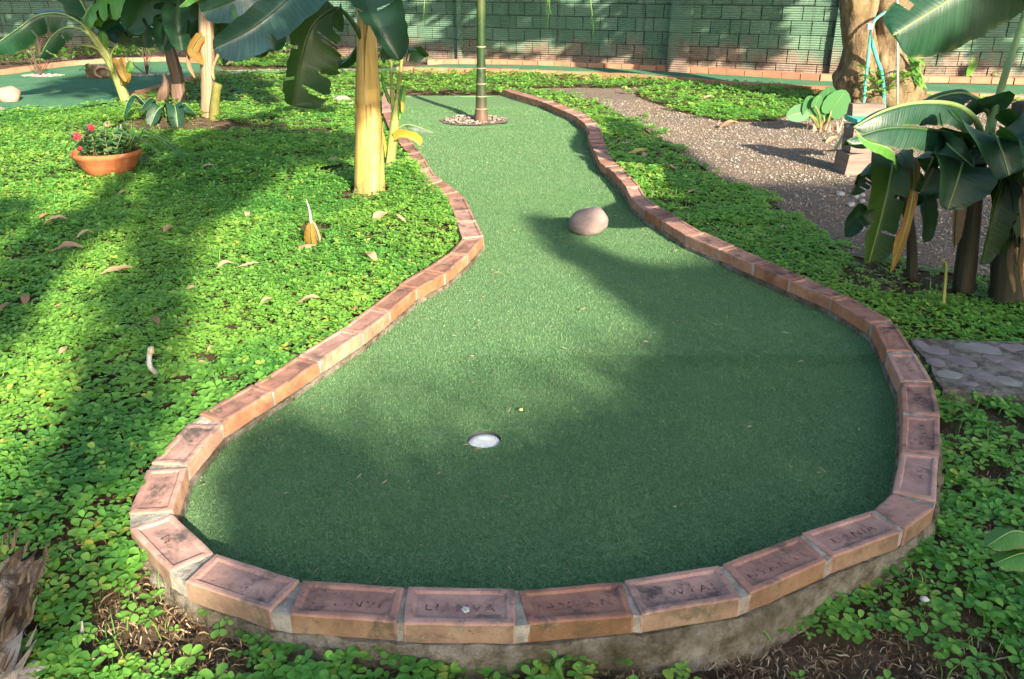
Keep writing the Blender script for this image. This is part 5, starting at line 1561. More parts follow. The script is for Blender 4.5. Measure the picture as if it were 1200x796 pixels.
# ---- big tree on the right
BARK = Mat('bark', .9, .15)
vv = BARK.scaled(1, 1, .45)
c = BARK.ramp(BARK.noise(9, 6, .7, vv), [(.28, (.05, .035, .022)), (.45, (.16, .11, .065)), (.6, (.27, .20, .12)), (.78, (.36, .30, .20))])
c = BARK.mix(BARK.math('MULTIPLY', BARK.step(BARK.noise(3, 4), .52, .66), .45), c, (.16, .13, .05))
BARK.color(c)
BARK.bump(BARK.noise(16, 7, .75, vv), 1.0, .05)
q = G(1024, 128); d = q.y
T = thing('big_tree', (q.x, q.y, 0), 'large rough barked forked tree trunk in front of the wall at right', 'tree')
mb = MB()
def limb(pts, radii, n=30, steps=60, seed=0, rough=.28):
    path = catmull(pts, steps); k = len(radii) - 1; rr = []
    for i in range(steps):
        u = i / (steps - 1) * k; a = min(int(u), k - 1); t = u - a
        rr.append(radii[a] * (1 - t) + radii[a + 1] * t)
    mb.tube(path, rr, n, rough, 4.5, True, .5, .07, seed)
    b0 = len(mb.v) - len(path) * n
    for i_ in range(b0, len(mb.v)):
        v_ = V(mb.v[i_]); ax_ = path[min((i_ - b0) // n, len(path) - 1)]; dd = v_ - ax_
        k_ = .16 * mnoise.noise(V((v_.x * 14, v_.y * 14, v_.z * 5))) + .10 * mnoise.noise(V((v_.x * 30, v_.y * 30, v_.z * 13)))
        mb.v[i_] = tuple(ax_ + dd * (1 + k_))
limb([V((P(1004, 118, d).x, d - .02, -.1)), P(1004, 105, d), P(1008, 70, d), P(1006, 30, d), P(1004, 0, d), P(1000, -70, d), P(985, -200, d + .3)], [.30, .185, .155, .16, .175, .17, .14], 40, 90, 1)
limb([V((P(1046, 118, d + .05).x, d + .08, -.1)), P(1045, 105, d + .08), P(1041, 70, d + .08), P(1042, 30, d + .1), P(1044, 0, d + .1), P(1058, -80, d + .2), P(1090, -220, d + .4)], [.34, .26, .215, .195, .19, .17, .14], 44, 90, 2)
limb([P(1026, 112, d + .16), P(1026, 85, d + .2), P(1025, 60, d + .22), P(1024, 45, d + .25)], [.20, .14, .10, .04], 16, 20, 3)
for rx, ry_, sd in ((-.5, -.15, 4), (-.2, -.42, 5), (.25, -.38, 6), (.55, -.1, 7)):
    limb([V((q.x + rx * .25, q.y + ry_ * .25, .16)), V((q.x + rx * .6, q.y + ry_ * .6, .05)), V((q.x + rx * 1.1, q.y + ry_ * 1.1, -.05))], [.11, .075, .03], 10, 10, sd, .2)
up = P(985, -200, d + .3); up2 = P(1090, -220, d + .4)
limb([up, up + V((-.9, -.2, .7)), up + V((-2.4, -.6, 1.1))], [.13, .09, .03], 12, 16, 8)
limb([up, up + V((-.3, -.9, .8)), up + V((-.9, -2.2, 1.2))], [.11, .08, .03], 12, 16, 9)
limb([up2, up2 + V((.8, -.3, .8)), up2 + V((2.2, -.7, 1.2))], [.13, .09, .03], 12, 16, 10)
limb([up2, up2 + V((.2, .9, .7)), up2 + V((.3, 1.6, 1.2))], [.11, .08, .03], 12, 16, 11)
limb([up, up + V((-1.6, -1.6, .9)), up + V((-4.3, -2.4, 1.0))], [.11, .08, .03], 12, 16, 12)
obj('trunk', mb, BARK.m, T, True)
bigtree = T
# climbing plants at its foot
def tuft(parent_or_none, name, spots, hgt, ln, wid, mat, nper, seed, label=None, cat=None, parent=None, upr=.6):
    r = random.Random(seed); mb = MB()
    for c0_ in spots:
        for k in range(nper):
            p0 = c0_ + V((r.gauss(0, wid), r.gauss(0, wid), 0 if hgt <= 0 else r.uniform(0, hgt)))
            a = r.uniform(0, 6.28); L_ = ln * r.uniform(.5, 1.3); e = r.uniform(-.1, 1.2) * upr
            dv = V((math.cos(a) * math.cos(e), math.sin(a) * math.cos(e), math.sin(e))); s_ = dv.cross(V((0, 0, 1)))
            s_ = (s_.normalized() if s_.length > .01 else V((1, 0, 0))) * L_ * r.uniform(.18, .32)
            m_1 = p0 + dv * L_ * .5 + V((0, 0, L_ * .1))
            mb.add([p0, m_1 + s_, p0 + dv * L_, m_1 - s_], [(0, 1, 2, 3)], rnd=r.random())
    o = obj(name, mb, mat, parent)
    if label: tag(o, label, cat)
    return o
spots = [P(1015 + i * 6, 96 + (i % 3) * 8, d - .36) for i in range(7)] + [P(1070, 90, d - .3), P(1062, 100, d - .3), P(1010, 118, d - .4)]
T = thing('creeper', (q.x, q.y - .36, 0), 'leafy green creeper growing round the foot of the big tree', 'creeper')
tuft(None, 'foliage', spots, .12, .11, .06, WEED, 9, 3, parent=T)
T = thing('fern', tuple(P(1068, 84, d - .18)), 'small strap leaved fern on the right flank of the big trunk', 'fern')
mb = MB()
for k in range(12):
    p0 = P(1062 + k, 60 + k * 3.2, d - .2); p1 = p0 + V((.10 + random.uniform(-.03, .05), -.05, -.10)); s_ = V((.012, 0, .008))
    mb.add([p0 - s_, p0 + s_, (p0 + p1) / 2 + s_ + V((0, 0, .03)), p1], [(0, 1, 2, 3)], rnd=random.random())
obj('fronds', mb, WEED, T)
# weeds by wall and border
def weed(pxy, n, ln, label, sd):
    g = G(*pxy)
    T = thing('weed', (g.x, g.y, 0), label, 'weed')
    tuft(None, 'leaves', [V((g.x, g.y, .02))], .1, ln, .07, WEED, n, sd, parent=T, upr=.9)
weed((538, 72), 26, .10, 'leafy weed at the wall foot left of the palm trunk', 1)
weed((582, 73), 26, .10, 'bushy weed at the wall foot just right of the palm trunk', 2)
weed((500, 75), 18, .09, 'low weed at the left end of the far brick edging', 3)
weed((765, 79), 14, .08, 'tiny weed at the wall foot left of the pillar', 4)
weed((820, 80), 14, .08, 'tiny weed at the wall foot right of the pillar', 5)
weed((1158, 93), 14, .10, 'tiny pale weed on the right part of the far edging', 6)
q = G(1132, 94)
T = thing('grass_clump', (q.x, q.y, 0), 'pale bladed grass clump against the wall at far right', 'grass')
mb = MB()
for k in range(16):
    a = random.uniform(.6, 2.5); L_ = random.uniform(.2, .36)
    p0 = V((q.x, q.y, 0)); p1 = p0 + V((math.cos(a) * L_ * .5 + .05, -.05, math.sin(a) * L_)); s_ = V((.010, 0, 0))
    mb.add([p0 - s_, p0 + s_, p0.lerp(p1, .6) + s_ * .8, p1], [(0, 1, 2, 3)], rnd=random.uniform(.5, 1))
obj('blades', mb, WEED, T)
for i, (x0, y0) in enumerate(((20, 78), (55, 76), (120, 71.5), (150, 70.5), (320, 67), (300, 69))):
    g = G(x0, y0)
    T = thing('hedge_plant', (g.x, g.y, 0), ['light green bushy plant at the wall behind the left green, far left', 'light green bushy plant behind the hanging banana leaf tip', 'low green plant behind the small trunk section', 'low green plant at the wall behind the leaning banana',
              'green plant at the wall right of the dry stem', 'dark green plant at the wall behind the dry banana leaves'][i], 'plant')
    tuft(None, 'foliage', [V((g.x + random.uniform(-.35, .35), g.y + .12, .06)) for _ in range(9)], .16, .10, .09, WEED, 14, 40 + i, parent=T)

# ---- teal tube frame, pole, plank bench
q = G(1013, 126); dt = q.y - .47
TEAL = simple('teal_paint', (.05, .36, .29), .4, .5, (.08, .45, .36), 20, .1).m
T = thing('tube_frame', (P(1013, 126, dt).x, dt, 0), 'bent teal metal tube frame leaning on the big tree', 'metal frame')
mb = MB(); mb.tube(catmull([V((P(1012, 126, dt).x, dt, 0)), P(1015, 90, dt), P(1019, 50, dt), P(1023, 28, dt + .02), P(1032, 18, dt + .05), P(1045, 12, dt + .08), P(1060, 10, dt + .1)], 40), .0135, 10)
obj('front_tube', mb, TEAL, T, True)
mb = MB(); mb.tube(catmull([P(1020, 44, dt), P(1027, 68, dt + .04), P(1034, 90, dt + .08), V((P(1040, 112, dt + .12).x, dt + .12, .0))], 20), .018, 10)
obj('rear_tube', mb, TEAL, T, True)
mb = MB(); mb.box(tuple(P(1018, 31, dt - .02)), (.035, .05, .05), 0, jit=.004)
obj('clamp', mb, simple('pale_clamp', (.6, .6, .58)).m, T)
q = G(1052, 134); dp = q.y - .25
T = thing('thin_pole', (q.x, q.y, 0), 'thin pale yellow upright pole in front of the big tree', 'pole')
mb = MB(); mb.tube([V((q.x, q.y, -.05)), P(1052, 100, dp), P(1052, 60, dp), P(1051.5, 0, dp), P(1051, -60, dp)], .010, 10)
obj('shaft', mb, simple('pole_paint', (.62, .56, .36), .5, .3).m, T, True)
mb = MB(); mb.tube([P(1051, -60, dp), P(1051, -66, dp)], [.016, .012], 10)
obj('cap', mb, simple('pole_cap', (.3, .28, .2)).m, T, True)
q = G(1008, 212); db = q.y
T = thing('plank_bench', (q.x, q.y, 0), 'teal plank bench seat resting on a grey weathered wooden block support', 'bench')
WOOD = simple('grey_wood', (.21, .16, .135), .9, .15, (.13, .10, .085), 1, .5, streak=(3, 3, 30)).m
mb = MB()
cx1 = P(1006, 180, db).x
cx1 += .03
mb.box((cx1, db + .14, .085), (.16, .2, .17), .05, jit=.010)
mb.box((cx1 + .008, db + .14, .215), (.145, .19, .085), -.04, jit=.006)
mb.box((cx1 + .008, db + .15, .302), (.13, .17, .085), .03, jit=.006)
obj('support_block', mb, WOOD, T)
hz = P(1010, 141, db + .1).z
mb = MB(); mb.box((cx1 + .16, db + .12, hz), (.46, .22, .035), .02, jit=.003)
obj('seat_plank', mb, simple('teal_plank', (.03, .33, .25), .5, .4, (.05, .40, .31), 15, .15).m, T)
mb = MB(); mb.box((cx1 + .06, db + .2, hz + .055), (.22, .08, .075), .0, jit=.004)
obj('back_plank', mb, WOOD, T)
g = G(976, 178)
mb = MB(); mb.tube([V((g.x, g.y - .02, .0)), V((cx1 - .06, db + .15, hz - .04))], .013, 10)
obj('brace', mb, simple('teal_pale', (.25, .42, .36), .5, .4).m, T, True)

# ---- rotten log lower left
ROT = Mat('rotten_wood', .92, .12)
vv = ROT.scaled(14, 3, 14)
c = ROT.ramp(ROT.noise(1.5, 6, .7, vv), [(.25, (.06, .036, .024)), (.38, (.20, .12, .07)), (.5, (.34, .24, .16)), (.62, (.45, .37, .29)), (.85, (.52, .48, .42))])
c = ROT.mix(ROT.math('MULTIPLY', ROT.step(ROT.noise(7, 4), .54, .64), .8), c, (.055, .032, .022))
ROT.color(c); ROT.bump(ROT.noise(1.6, 6, .7, vv), 1.0, .03)
e0, e1 = G(27, 660, .04), G(-12, 775, .02)
T = thing('rotten_log', (e1.x, e1.y, -.03), 'rotten broken brown log lying in clover at the lower left edge', 'log')
mb = MB()
def woodchunk(a, b, r0, r1, n, steps, seed, jag=.06, sq=.75):
    r = random.Random(seed)
    ax = (b - a).normalized(); S_ = ax.cross(V((0, 0, 1))).normalized(); N_ = S_.cross(ax)
    vs = []
    jl = [r.uniform(-jag, jag) for _ in range(n)]
    for i in range(steps):
        t = i / (steps - 1)
        for k in range(n):
            an = 2 * math.pi * k / n
            rr = (r0 * (1 - t) + r1 * t) * (1 + .22 * math.sin(an * 3 + seed) + .14 * math.sin(an * 7 + seed * 2 + t * 2))
            q_ = V((math.cos(an) * 2.2, math.sin(an) * 2.2, t * 3 + seed))
            rr *= 1 + .45 * mnoise.noise(q_) + .2 * mnoise.noise(q_ * 3)
            e = t * (b - a).length + (jl[k] * (t if i == steps - 1 else t ** 4))
            vs.append(a + ax * e + S_ * rr * math.cos(an) + N_ * rr * sq * math.sin(an))
    fs = [(i * n + k, i * n + (k + 1) % n, (i + 1) * n + (k + 1) % n, (i + 1) * n + k) for i in range(steps - 1) for k in range(n)]
    c1 = len(vs); vs.append(a); c2 = len(vs); vs.append(b - ax * .06)
    fs += [(c1, (k + 1) % n, k) for k in range(n)] + [(c2, (steps - 1) * n + k, (steps - 1) * n + (k + 1) % n) for k in range(n)]
    mb.add(vs, fs)
woodchunk(e1 + V((-.02, -.06, .0)), e0, .068, .042, 30, 26, 3, .03)
obj('log_body', mb, ROT.m, T)
mb = MB()
for k in range(34):
    t = random.random(); a = random.uniform(-.2, 3.3)
    c0_ = e1.lerp(e0, t) + V((math.cos(a) * .062, 0, math.sin(a) * .045 + .01)); dv = (e0 - e1).normalized() * random.uniform(.03, .07) + V((random.uniform(-.01, .01), 0, random.uniform(-.008, .012))); s_ = V((random.uniform(.002, .006), 0, .002))
    mb.add([c0_ - s_, c0_ + s_, c0_ + dv + s_ * .4, c0_ + dv - s_ * .4, c0_ + dv * .5 + V((0, 0, .012)) ], [(0, 1, 4), (1, 2, 4), (2, 3, 4), (3, 0, 4)], rnd=random.uniform(.1, .7))
obj('splinters', mb, STRAW, T)
e2, e3 = G(-25, 850, -.02), G(22, 772, -.01)
T = thing('log_piece', (e2.x, e2.y, -.05), 'pale grey broken piece of log in the bottom left corner', 'log')
mb = MB(); woodchunk(e2, e3, .055, .045, 24, 16, 9, .05)
obj('log_body', mb, simple('grey_rot', (.36, .31, .27), .9, .1, (.20, .155, .13), 1, .9, streak=(20, 5, 20)).m, T)
mb = MB()
for k in range(8):
    c0_ = e2.lerp(e3, random.random()) + V((random.uniform(-.04, .04), 0, .045)); dv = (e3 - e2).normalized() * .05; s_ = V((.006, 0, .002))
    mb.add([c0_ - s_, c0_ + s_, c0_ + dv + V((0, 0, .01))], [(0, 1, 2)], rnd=random.random())
obj('splinters', mb, STRAW, T)

# ---- dead spathe on lawn
q = G(366, 287, .05)
T = thing('dead_spathe', (q.x, q.y, .05), 'upright curled orange brown dead leaf sheath with a thin grey spike on the lawn', 'dead leaf')
ds = q.y
leaf(T, px((366, 290, ds), (364, 276, ds - .01), (364, 258, ds)), .045, .04, BAN_OR, RIB_DK, fl=.6, seed=201, side=(1, .2, 0), ribr=.004, name='sheath', tip=.2, prof_pow=.9)
leaf(T, px((374, 284, ds), (371, 272, ds), (365, 258, ds)), .014, .016, BAN_DRY, RIB_DK, fl=.6, seed=202, side=(1, .2, 0), ribr=.004, name='sheath')
stem(T, 'spike', [P(364.5, 262, ds), P(363, 248, ds), P(359, 234, ds)], [.007, .005, .002], simple('spike_grey', (.45, .42, .36)).m, 6, .05, 0, 8)
leaf(T, px((350, 288, ds - .03), (358, 286, ds - .04), (370, 286, ds - .05)), .03, .03, DEAD, RIB_DK, fl=.2, seed=203, ribr=.003, name='sheath')

# ---- tile on the lawn
q = G(402, 122); 
T = thing('roof_tile', (q.x, q.y, .02), 'flat pale grey tile lying tilted on the lawn behind the golden stem', 'tile')
mb = MB(); mb.add([(q.x - .13, q.y + .07, .05), (q.x + .02, q.y + .07, .05), (q.x + .13, q.y - .12, .02), (q.x + .03, q.y - .13, .01), (q.x - .13, q.y + .07, .075), (q.x + .02, q.y + .08, .08), (q.x + .15, q.y - .12, .04), (q.x + .03, q.y - .13, .03)],
                  [(3, 2, 1, 0), (4, 5, 6, 7), (0, 1, 5, 4), (1, 2, 6, 5), (2, 3, 7, 6), (3, 0, 4, 7)])
obj('plate', mb, simple('tile_grey', (.38, .33, .28), .9, .1, (.25, .22, .18), 20).m, T)

# ---- far left green things
q = G(112, 93); 
T = thing('trunk_section', (q.x, q.y, 0), 'hollow cut trunk section lying on the far left green', 'log')
mb = MB(); mb.tube([V((q.x - .12, q.y + .1, .08)), V((q.x + .24, q.y + .1, .08))], [.10, .095], 14, .15, 6, True)
obj('log_body', mb, BARK.m, T)
mb = MB()
c0_ = P(121, 85, q.y - .03)
mb.tube(catmull([c0_ + V((.11 * math.cos(a), 0, .07 * math.sin(a))) for a in (-1.9, -2.9, -3.9, -4.9, -5.9)], 20), .016, 8, .1, 20)
obj('vine_loop', mb, simple('pink_vine', (.36, .21, .16)).m, T, True)
tuft(None, 'sprout', [P(101, 85, q.y - .05)], .08, .09, .04, WEED, 14, 77, parent=T)
for (x0, y0, lab) in ((47, 89.5, 'bare twiggy shrub in the stone bed on the far left green'), (172, 89, 'thin dark twiggy shrub on the far left green behind the leaning banana')):
    g = G(x0, y0)
    T = thing('twig_shrub', (g.x, g.y, 0), lab, 'shrub')
    mb = MB(); r = random.Random(x0)
    for k in range(9):
        a = r.uniform(.5, 2.6); L_ = r.uniform(.35, .75)
        p2 = V((g.x + math.cos(a) * L_ * .8, g.y + r.uniform(-.1, .1), math.sin(a) * L_))
        pm = V((g.x, g.y, 0)).lerp(p2, .5) + V((r.uniform(-.04, .04), 0, .03))
        mb.tube([V((g.x, g.y, 0)), pm, p2], [.008, .005, .002], 6)
        mb.tube([pm, pm + V((r.uniform(-.15, .15), 0, r.uniform(.1, .22)))], [.006, .002], 5)
    obj('twigs', mb, simple('twig', (.07, .05, .035)).m, T)
    lf_ = tuft(None, 'leaves', [V((g.x + r.uniform(-.25, .25), g.y, r.uniform(.3, .6))) for _ in range(8)], .1, .04, .06, WEED, 5, x0, parent=T)
    mb = MB()
    for k in range(60):
        rr, a = .28 * math.sqrt(r.random()), r.uniform(0, 6.28)
        pebble(mb, (g.x + rr * math.cos(a) + .05, g.y + rr * .6 * math.sin(a), .012), r.uniform(.015, .035), .5, k, 6, 4, .4, r.uniform(.4, 1))
    tag(obj('bed_stones', mb, PEB.m), 'pale stones around ' + lab.replace('bare ', 'the bare ').replace('thin dark', 'the thin dark').split(' in the')[0].split(' on the')[0], 'stones', kind='stuff')
g = G(6, 121)
mb = MB(); pebble(mb, (g.x, g.y + .1, .07), .125, .75, 12, 20, 12, .25)
tag(obj('rock', mb, simple('rock_orange', (.38, .22, .16), .85, .2, (.30, .20, .17), 12, .4).m, None, True, (g.x, g.y, 0)), 'orange pink rock on the far left green at the left edge', 'rock')
g = G(-10, 131)
mb = MB(); pebble(mb, (g.x, g.y + .05, .0), .13, .3, 15, 18, 10, .25)
tag(obj('rock', mb, simple('rock_flat', (.36, .32, .29), .9, .1, (.26, .23, .2), 12, .4).m, None, True, (g.x, g.y, 0)), 'flat pale stone at the lawn edge below the orange rock', 'rock')

# ---- fallen leaves, each its own
FL = [(65, 260, 22, .8, .1, 'light brown curled dead leaf below the terracotta bowl, upper of three'), (53, 254, 12, .2, .9, 'small rusty dead leaf just above a curled one in shade at left'), (100, 275, 16, .95, .5, 'thin grey dead leaf in the lawn shade below the bowl'), (80, 292, 26, .55, .2, 'long tan grey dead leaf lowest of three in shade below the bowl'),
      (139, 317, 27, .62, .3, 'long sunlit tan dead leaf at the edge of the broad lawn shadow'), (197, 269, 13, .5, 1.2, 'short upright brown dead leaf in the middle of the lawn shadow'), (290, 252, 14, .9, 1.9, 'pale rounded dead leaf on sunny lawn left of the golden stem'), (292, 311, 18, .9, .2, 'whitish crumpled dead leaf left below the dead sheath'),
      (266, 311, 16, .85, .4, 'pale flat dead leaf left of the whitish crumpled one'), (225, 338, 11, .75, .4, 'pale tan dead leaf bit in the sunlit clover by the shadow edge'), (183, 376, 18, .3, 2.4, 'small brown dead leaf in the shade low on the lawn'), (30, 353, 18, .3, 2.2, 'brown narrow dead leaf near the left edge in shade, right of another'),
      (6, 360, 14, .2, 1.3, 'dark brown dead leaf at the very left edge'), (144, 226, 8, .4, .5, 'small dark dead leaf right below the terracotta bowl'), (244, 196, 12, .9, .3, 'grey dead leaf in shade right of the terracotta bowl'), (69, 358, 8, .4, .4, 'tiny brown dead leaf in sunlit clover at left'),
      (75, 411, 14, .75, 1.4, 'pinkish tan dead leaf alone low on the left lawn'), (246, 409, 8, .5, 1.2, 'tiny brown dead leaf right of the white twig, upper of two'), (236, 426, 11, .5, .3, 'small orange brown dead leaf right of the white twig, lower of two'), (7, 519, 20, .99, .1, 'yellow dead leaf at the left edge of the lawn'),
      (390, 190, 15, .75, .8, 'tan dead leaf in shade left of the golden stem'), (349, 194, 9, .9, 1.0, 'small grey dead leaf in shade further left of the golden stem'), (447, 254, 22, .75, .7, 'tan pointed dead leaf below the golden stem'), (468, 257, 15, .78, 2.7, 'flat pale dead leaf right of the tan pointed one'),
      (433, 302, 20, .78, 2.6, 'pale brown dead leaf on sunny clover near the border bend'), (362, 353, 20, .75, .05, 'tan dead leaf on sunny clover left of the border middle'), (312, 352, 12, .6, .6, 'small brown dead leaf left of a tan one on sunny clover'), (417, 362, 9, .2, 1.3, 'small dark dead leaf touching the border bricks at left'),
      (733, 169, 17, .85, .2, 'pale dead leaf beside the right border, farthest of its cluster'), (746, 180, 20, .97, .1, 'yellow orange dead leaf in a cluster beside the right border'), (757, 182, 14, .8, .9, 'grey tan dead leaf right of the yellow orange one'), (772, 183, 12, .3, 2.6, 'brown dead leaf at the right of the leaf cluster'),
      (781, 197, 19, .72, 2.8, 'light tan dead leaf below the cluster beside the right border'), (731, 194, 14, .75, 2.6, 'pale tan dead leaf touching the right border'), (811, 225, 9, .7, .1, 'tan dead leaf in shade on the right clover'), (749, 196, 10, .4, .3, 'orange brown small dead leaf below the yellow orange one'),
      (855, 149, 19, .55, .1, 'orange tan dead leaf on the gravel path'), (829, 115, 12, .9, .1, 'whitish dead leaf on the clover island in the gravel'), (975, 165, 18, .8, .4, 'pale tan dead leaf on gravel under the plank bench'), (918, 266, 8, .9, .6, 'pale dead leaf piece in shaded clover near the big banana'),
      (1098, 766, 26, .18, 2.6, 'reddish brown narrow dead leaf on bare soil at lower right'), (1042, 740, 12, .75, .5, 'tan dead leaf bit on the strawy soil by the border foot'), (1113, 480, 12, .4, 1.4, 'brown dead leaf standing in clover below the stone slab'), (105, 612, 14, .6, .2, 'pale wood bit in the clover above the rotten log')]
for i, (x0, y0, L_, cl, an, lab) in enumerate(FL):
    g = G(x0, y0, .03); s = 970 / (g.y * CP + (HZ - .03) * SP)
    z_ = gh(g.x, g.y) + (.034 if y0 < 600 else .014)
    if 840 < x0 < 1000 and y0 < 170: z_ = .03
    g = G(x0, y0, z_)
    T = thing('dead_leaf', (g.x, g.y, z_), lab, 'dead leaf')
    ln = L_ / s * .62; r = random.Random(i)
    ax = V((math.cos(an), math.sin(an) * (1.6 if an not in (0, .1, .2) else 1), r.uniform(.0, .25)))
    ax = ax.normalized()
    p0 = g - ax * ln; p1 = g + V((0, 0, ln * r.uniform(.02, .32))); p2 = g + ax * ln + V((0, 0, r.uniform(-.2, .3) * ln))
    pts = catmull([p0, p1, p2], 9); mb = MB()
    wd = ln * r.uniform(.38, .6)
    S_ = ax.cross(V((0, 0, 1))).normalized()
    vs = []
    for k, p_ in enumerate(pts):
        t = k / 8; w_ = wd * math.sin(math.pi * min(.98, t * .93 + .05)) ** .75
        fold = .5 + .4 * r.random()
        vs += [p_ - S_ * w_ * .8 + V((0, 0, w_ * fold * .7)), p_, p_ + S_ * w_ * .9 + V((0, 0, w_ * fold * r.uniform(.1, .6)))]
    mb.add(vs, [(k * 3 + j, k * 3 + j + 1, k * 3 + j + 4, k * 3 + j + 3) for k in range(8) for j in range(2)], rnd=min(1, max(0, cl * .82 if cl < .94 else cl)))
    b_ = obj('blade', mb, DEAD, T, True)
    mb = MB(); mb.tube([pts[0] - ax * ln * .25, pts[0], pts[4] + V((0, 0, .001))], [ln * .02, ln * .03, ln * .015], 5)
    obj('stalk', mb, DEAD, T)
g0, g1 = G(179, 440, .07), G(177, 407, .07)
T = thing('pale_twig', (g0.x, g0.y, .05), 'bent white twig standing in the shaded clover', 'twig')
stem(T, 'shaft', [G(183, 438, .06), P(176, 430, g0.y - .02), P(175, 418, g0.y), P(177, 408, g0.y)], [.008, .007, .007, .009], simple('twig_white', (.50, .48, .43)).m, 7, .2, 0, 12)
stem(T, 'bud', [P(177, 413, g0.y), P(177.5, 406, g0.y)], [.011, .006], simple('twig_bud', (.45, .36, .2)).m, 7, .2, 0, 5)
g0 = G(97, 748, -.01)
T = thing('pale_twig', (g0.x, g0.y, 0), 'short pale grey split twig in clover right of the rotten log', 'twig')
stem(T, 'shaft', [G(100, 750, -.01), P(97, 742, g0.y), P(96, 728, g0.y)], [.004, .0035, .002], simple('twig_grey', (.40, .37, .33)).m, 6, .2, 0, 8)
stem(T, 'side_splinter', [G(94, 750, -.01), P(96, 736, g0.y)], [.006, .002], simple('twig_grey2', (.36, .33, .3)).m, 6, .2, 0, 6)
g = G(1083, 702, -.03); mb = MB(); pebble(mb, (g.x, g.y, -.03), .010, .7, 4, 10, 6, .4)
tag(obj('pebble', mb, simple('white_pebble', (.42, .41, .39)).m, None, True, (g.x, g.y, -.03)), 'small white pebble on the soil at lower right', 'pebble')
for i, (x0, y0, sz_) in enumerate(((1003, 231, .022), (1010, 229, .02), (985, 228, .028), (1011, 236, .019), (997, 240, .022))):
    g = G(x0, y0, .03); mb = MB(); pebble(mb, (g.x, g.y, .03), sz_, .7, 20 + i, 12, 8, .4)
    tag(obj('pebble', mb, simple('white_pebble', (.30, .29, .28)).m, None, True, (g.x, g.y, .03)), 'white stone in the small cluster on gravel left of the right banana', 'pebble', 'white stones on the gravel')
# blade of grass by the front border
g = G(640, 788, -.05)
T = thing('grass_tuft', (g.x, g.y, -.05), 'arching wide grass blades at the foot of the front border', 'grass')
leaf(T, px((650, 790, g.y), (652, 768, g.y), (640, 756, g.y + .01), (618, 754, g.y + .02)), .010, .010, BAN_LT, RIB, fl=.3, seed=301, ribr=.0015)
leaf(T, px((650, 790, g.y), (660, 770, g.y), (655, 780, g.y - .02), (662, 800, g.y - .03)), .008, .008, BAN_LT, RIB, fl=.3, seed=302, ribr=.0015)
g = G(878, 745, -.04)
T = thing('grass_tuft', (g.x, g.y, -.05), 'curved single grass blade before the front right border', 'grass')
leaf(T, px((882, 748, g.y), (878, 732, g.y), (886, 722, g.y + .01), (900, 718, g.y + .02)), .007, .007, BAN_LT, RIB, fl=.3, seed=303, ribr=.0015)
leaf(T, px((882, 748, g.y), (890, 738, g.y), (899, 742, g.y), (905, 752, g.y)), .006, .006, BAN_LT, RIB, fl=.3, seed=304, ribr=.0015)
# ------------------------------------------------------------------ trees standing outside the frame whose crowns shade the garden
def crown(name, parent, targets, tlo, thi, lsize, seed):
    """leaves of a crown that stands between the sun and the given places"""
    r = np.random.default_rng(seed)
    n = len(targets)
    t = r.uniform(tlo, thi, n)
    sd = -np.array(SHD)
    c = np.asarray(targets) + sd[None] * t[:, None] + r.normal(0, .012, (n, 3))
    keep = c[:, 2] > 1.75
    c = c[keep]; n = len(c)
    # leaf plane roughly facing the light, long axis drooping
    u = np.tile(np.array([.85, .53, 0.]), (n, 1)) + r.normal(0, .2, (n, 3)); u /= np.linalg.norm(u, axis=1)[:, None]
    v = np.cross(u, np.tile(sd, (n, 1)) + r.normal(0, .35, (n, 3))); v /= np.linalg.norm(v, axis=1)[:, None]
    L = lsize * r.uniform(.6, 1.3, n)[:, None]; W = L * .34
    q = [c - u * L, c - u * L * .3 + v * W, c + u * L * .45 + v * W * .8, c + u * L, c + u * L * .45 - v * W * .8, c - u * L * .3 - v * W]
    vs = np.stack(q, 1).reshape(-1, 3)
    off = np.array(rootloc(parent))
    o = fast_mesh(name, (vs - off[None], np.arange(n * 6).reshape(-1, 6)), 6, np.repeat(r.uniform(0, 1, n), 6), BROADLEAF)
    o.parent = parent
    return c
def targets(polys, per_m2, seed, holes=(), z=0.0):
    r = np.random.default_rng(seed)
    res = []
    for poly, dens in polys:
        g = [tuple(G(x, max(y, 20), z)[:2]) for x, y in poly]
        x0, x1 = min(p[0] for p in g), max(p[0] for p in g); y0, y1 = min(p[1] for p in g), max(p[1] for p in g)
        n = int((x1 - x0) * (y1 - y0) * per_m2 * dens)
        X = r.uniform(x0, x1, n); Y = r.uniform(y0, y1, n)
        ok = inpoly_np(X + r.normal(0, .02, n), Y + r.normal(0, .02, n), g)
        for h in holes: ok &= ~inpoly_np(X, Y, [tuple(G(a, b, z)[:2]) for a, b in h])
        res.append(np.column_stack([X[ok], Y[ok], np.full(ok.sum(), z)]))
    return np.concatenate(res)
def tree_wood(T, base, pts_c, seed, rad=.16):
    r = random.Random(seed); mb = MB()
    cc = V(tuple(np.mean(pts_c, axis=0)))
    top = V((cc.x, cc.y, cc.z - .3))
    mb.tube(catmull([V((base[0], base[1], -.1)), V((base[0] + .05, base[1], 1.2)), V((base[0], base[1], 1.0)).lerp(top, .5) , top], 20), [rad * (1 - .6 * i / 19) for i in range(20)], 14, .15, 5)
    fork = V((base[0], base[1], 1.0)).lerp(top, .9)
    for k in range(7):
        e = V(tuple(pts_c[r.randrange(len(pts_c))]))
        mb.tube(catmull([fork, fork.lerp(e, .5) + V((0, 0, .2)), e], 10), [rad * .16 * (1 - .09 * i) for i in range(10)], 7, .1, 5)
    obj('trunk', mb, BARK.m, T, True)
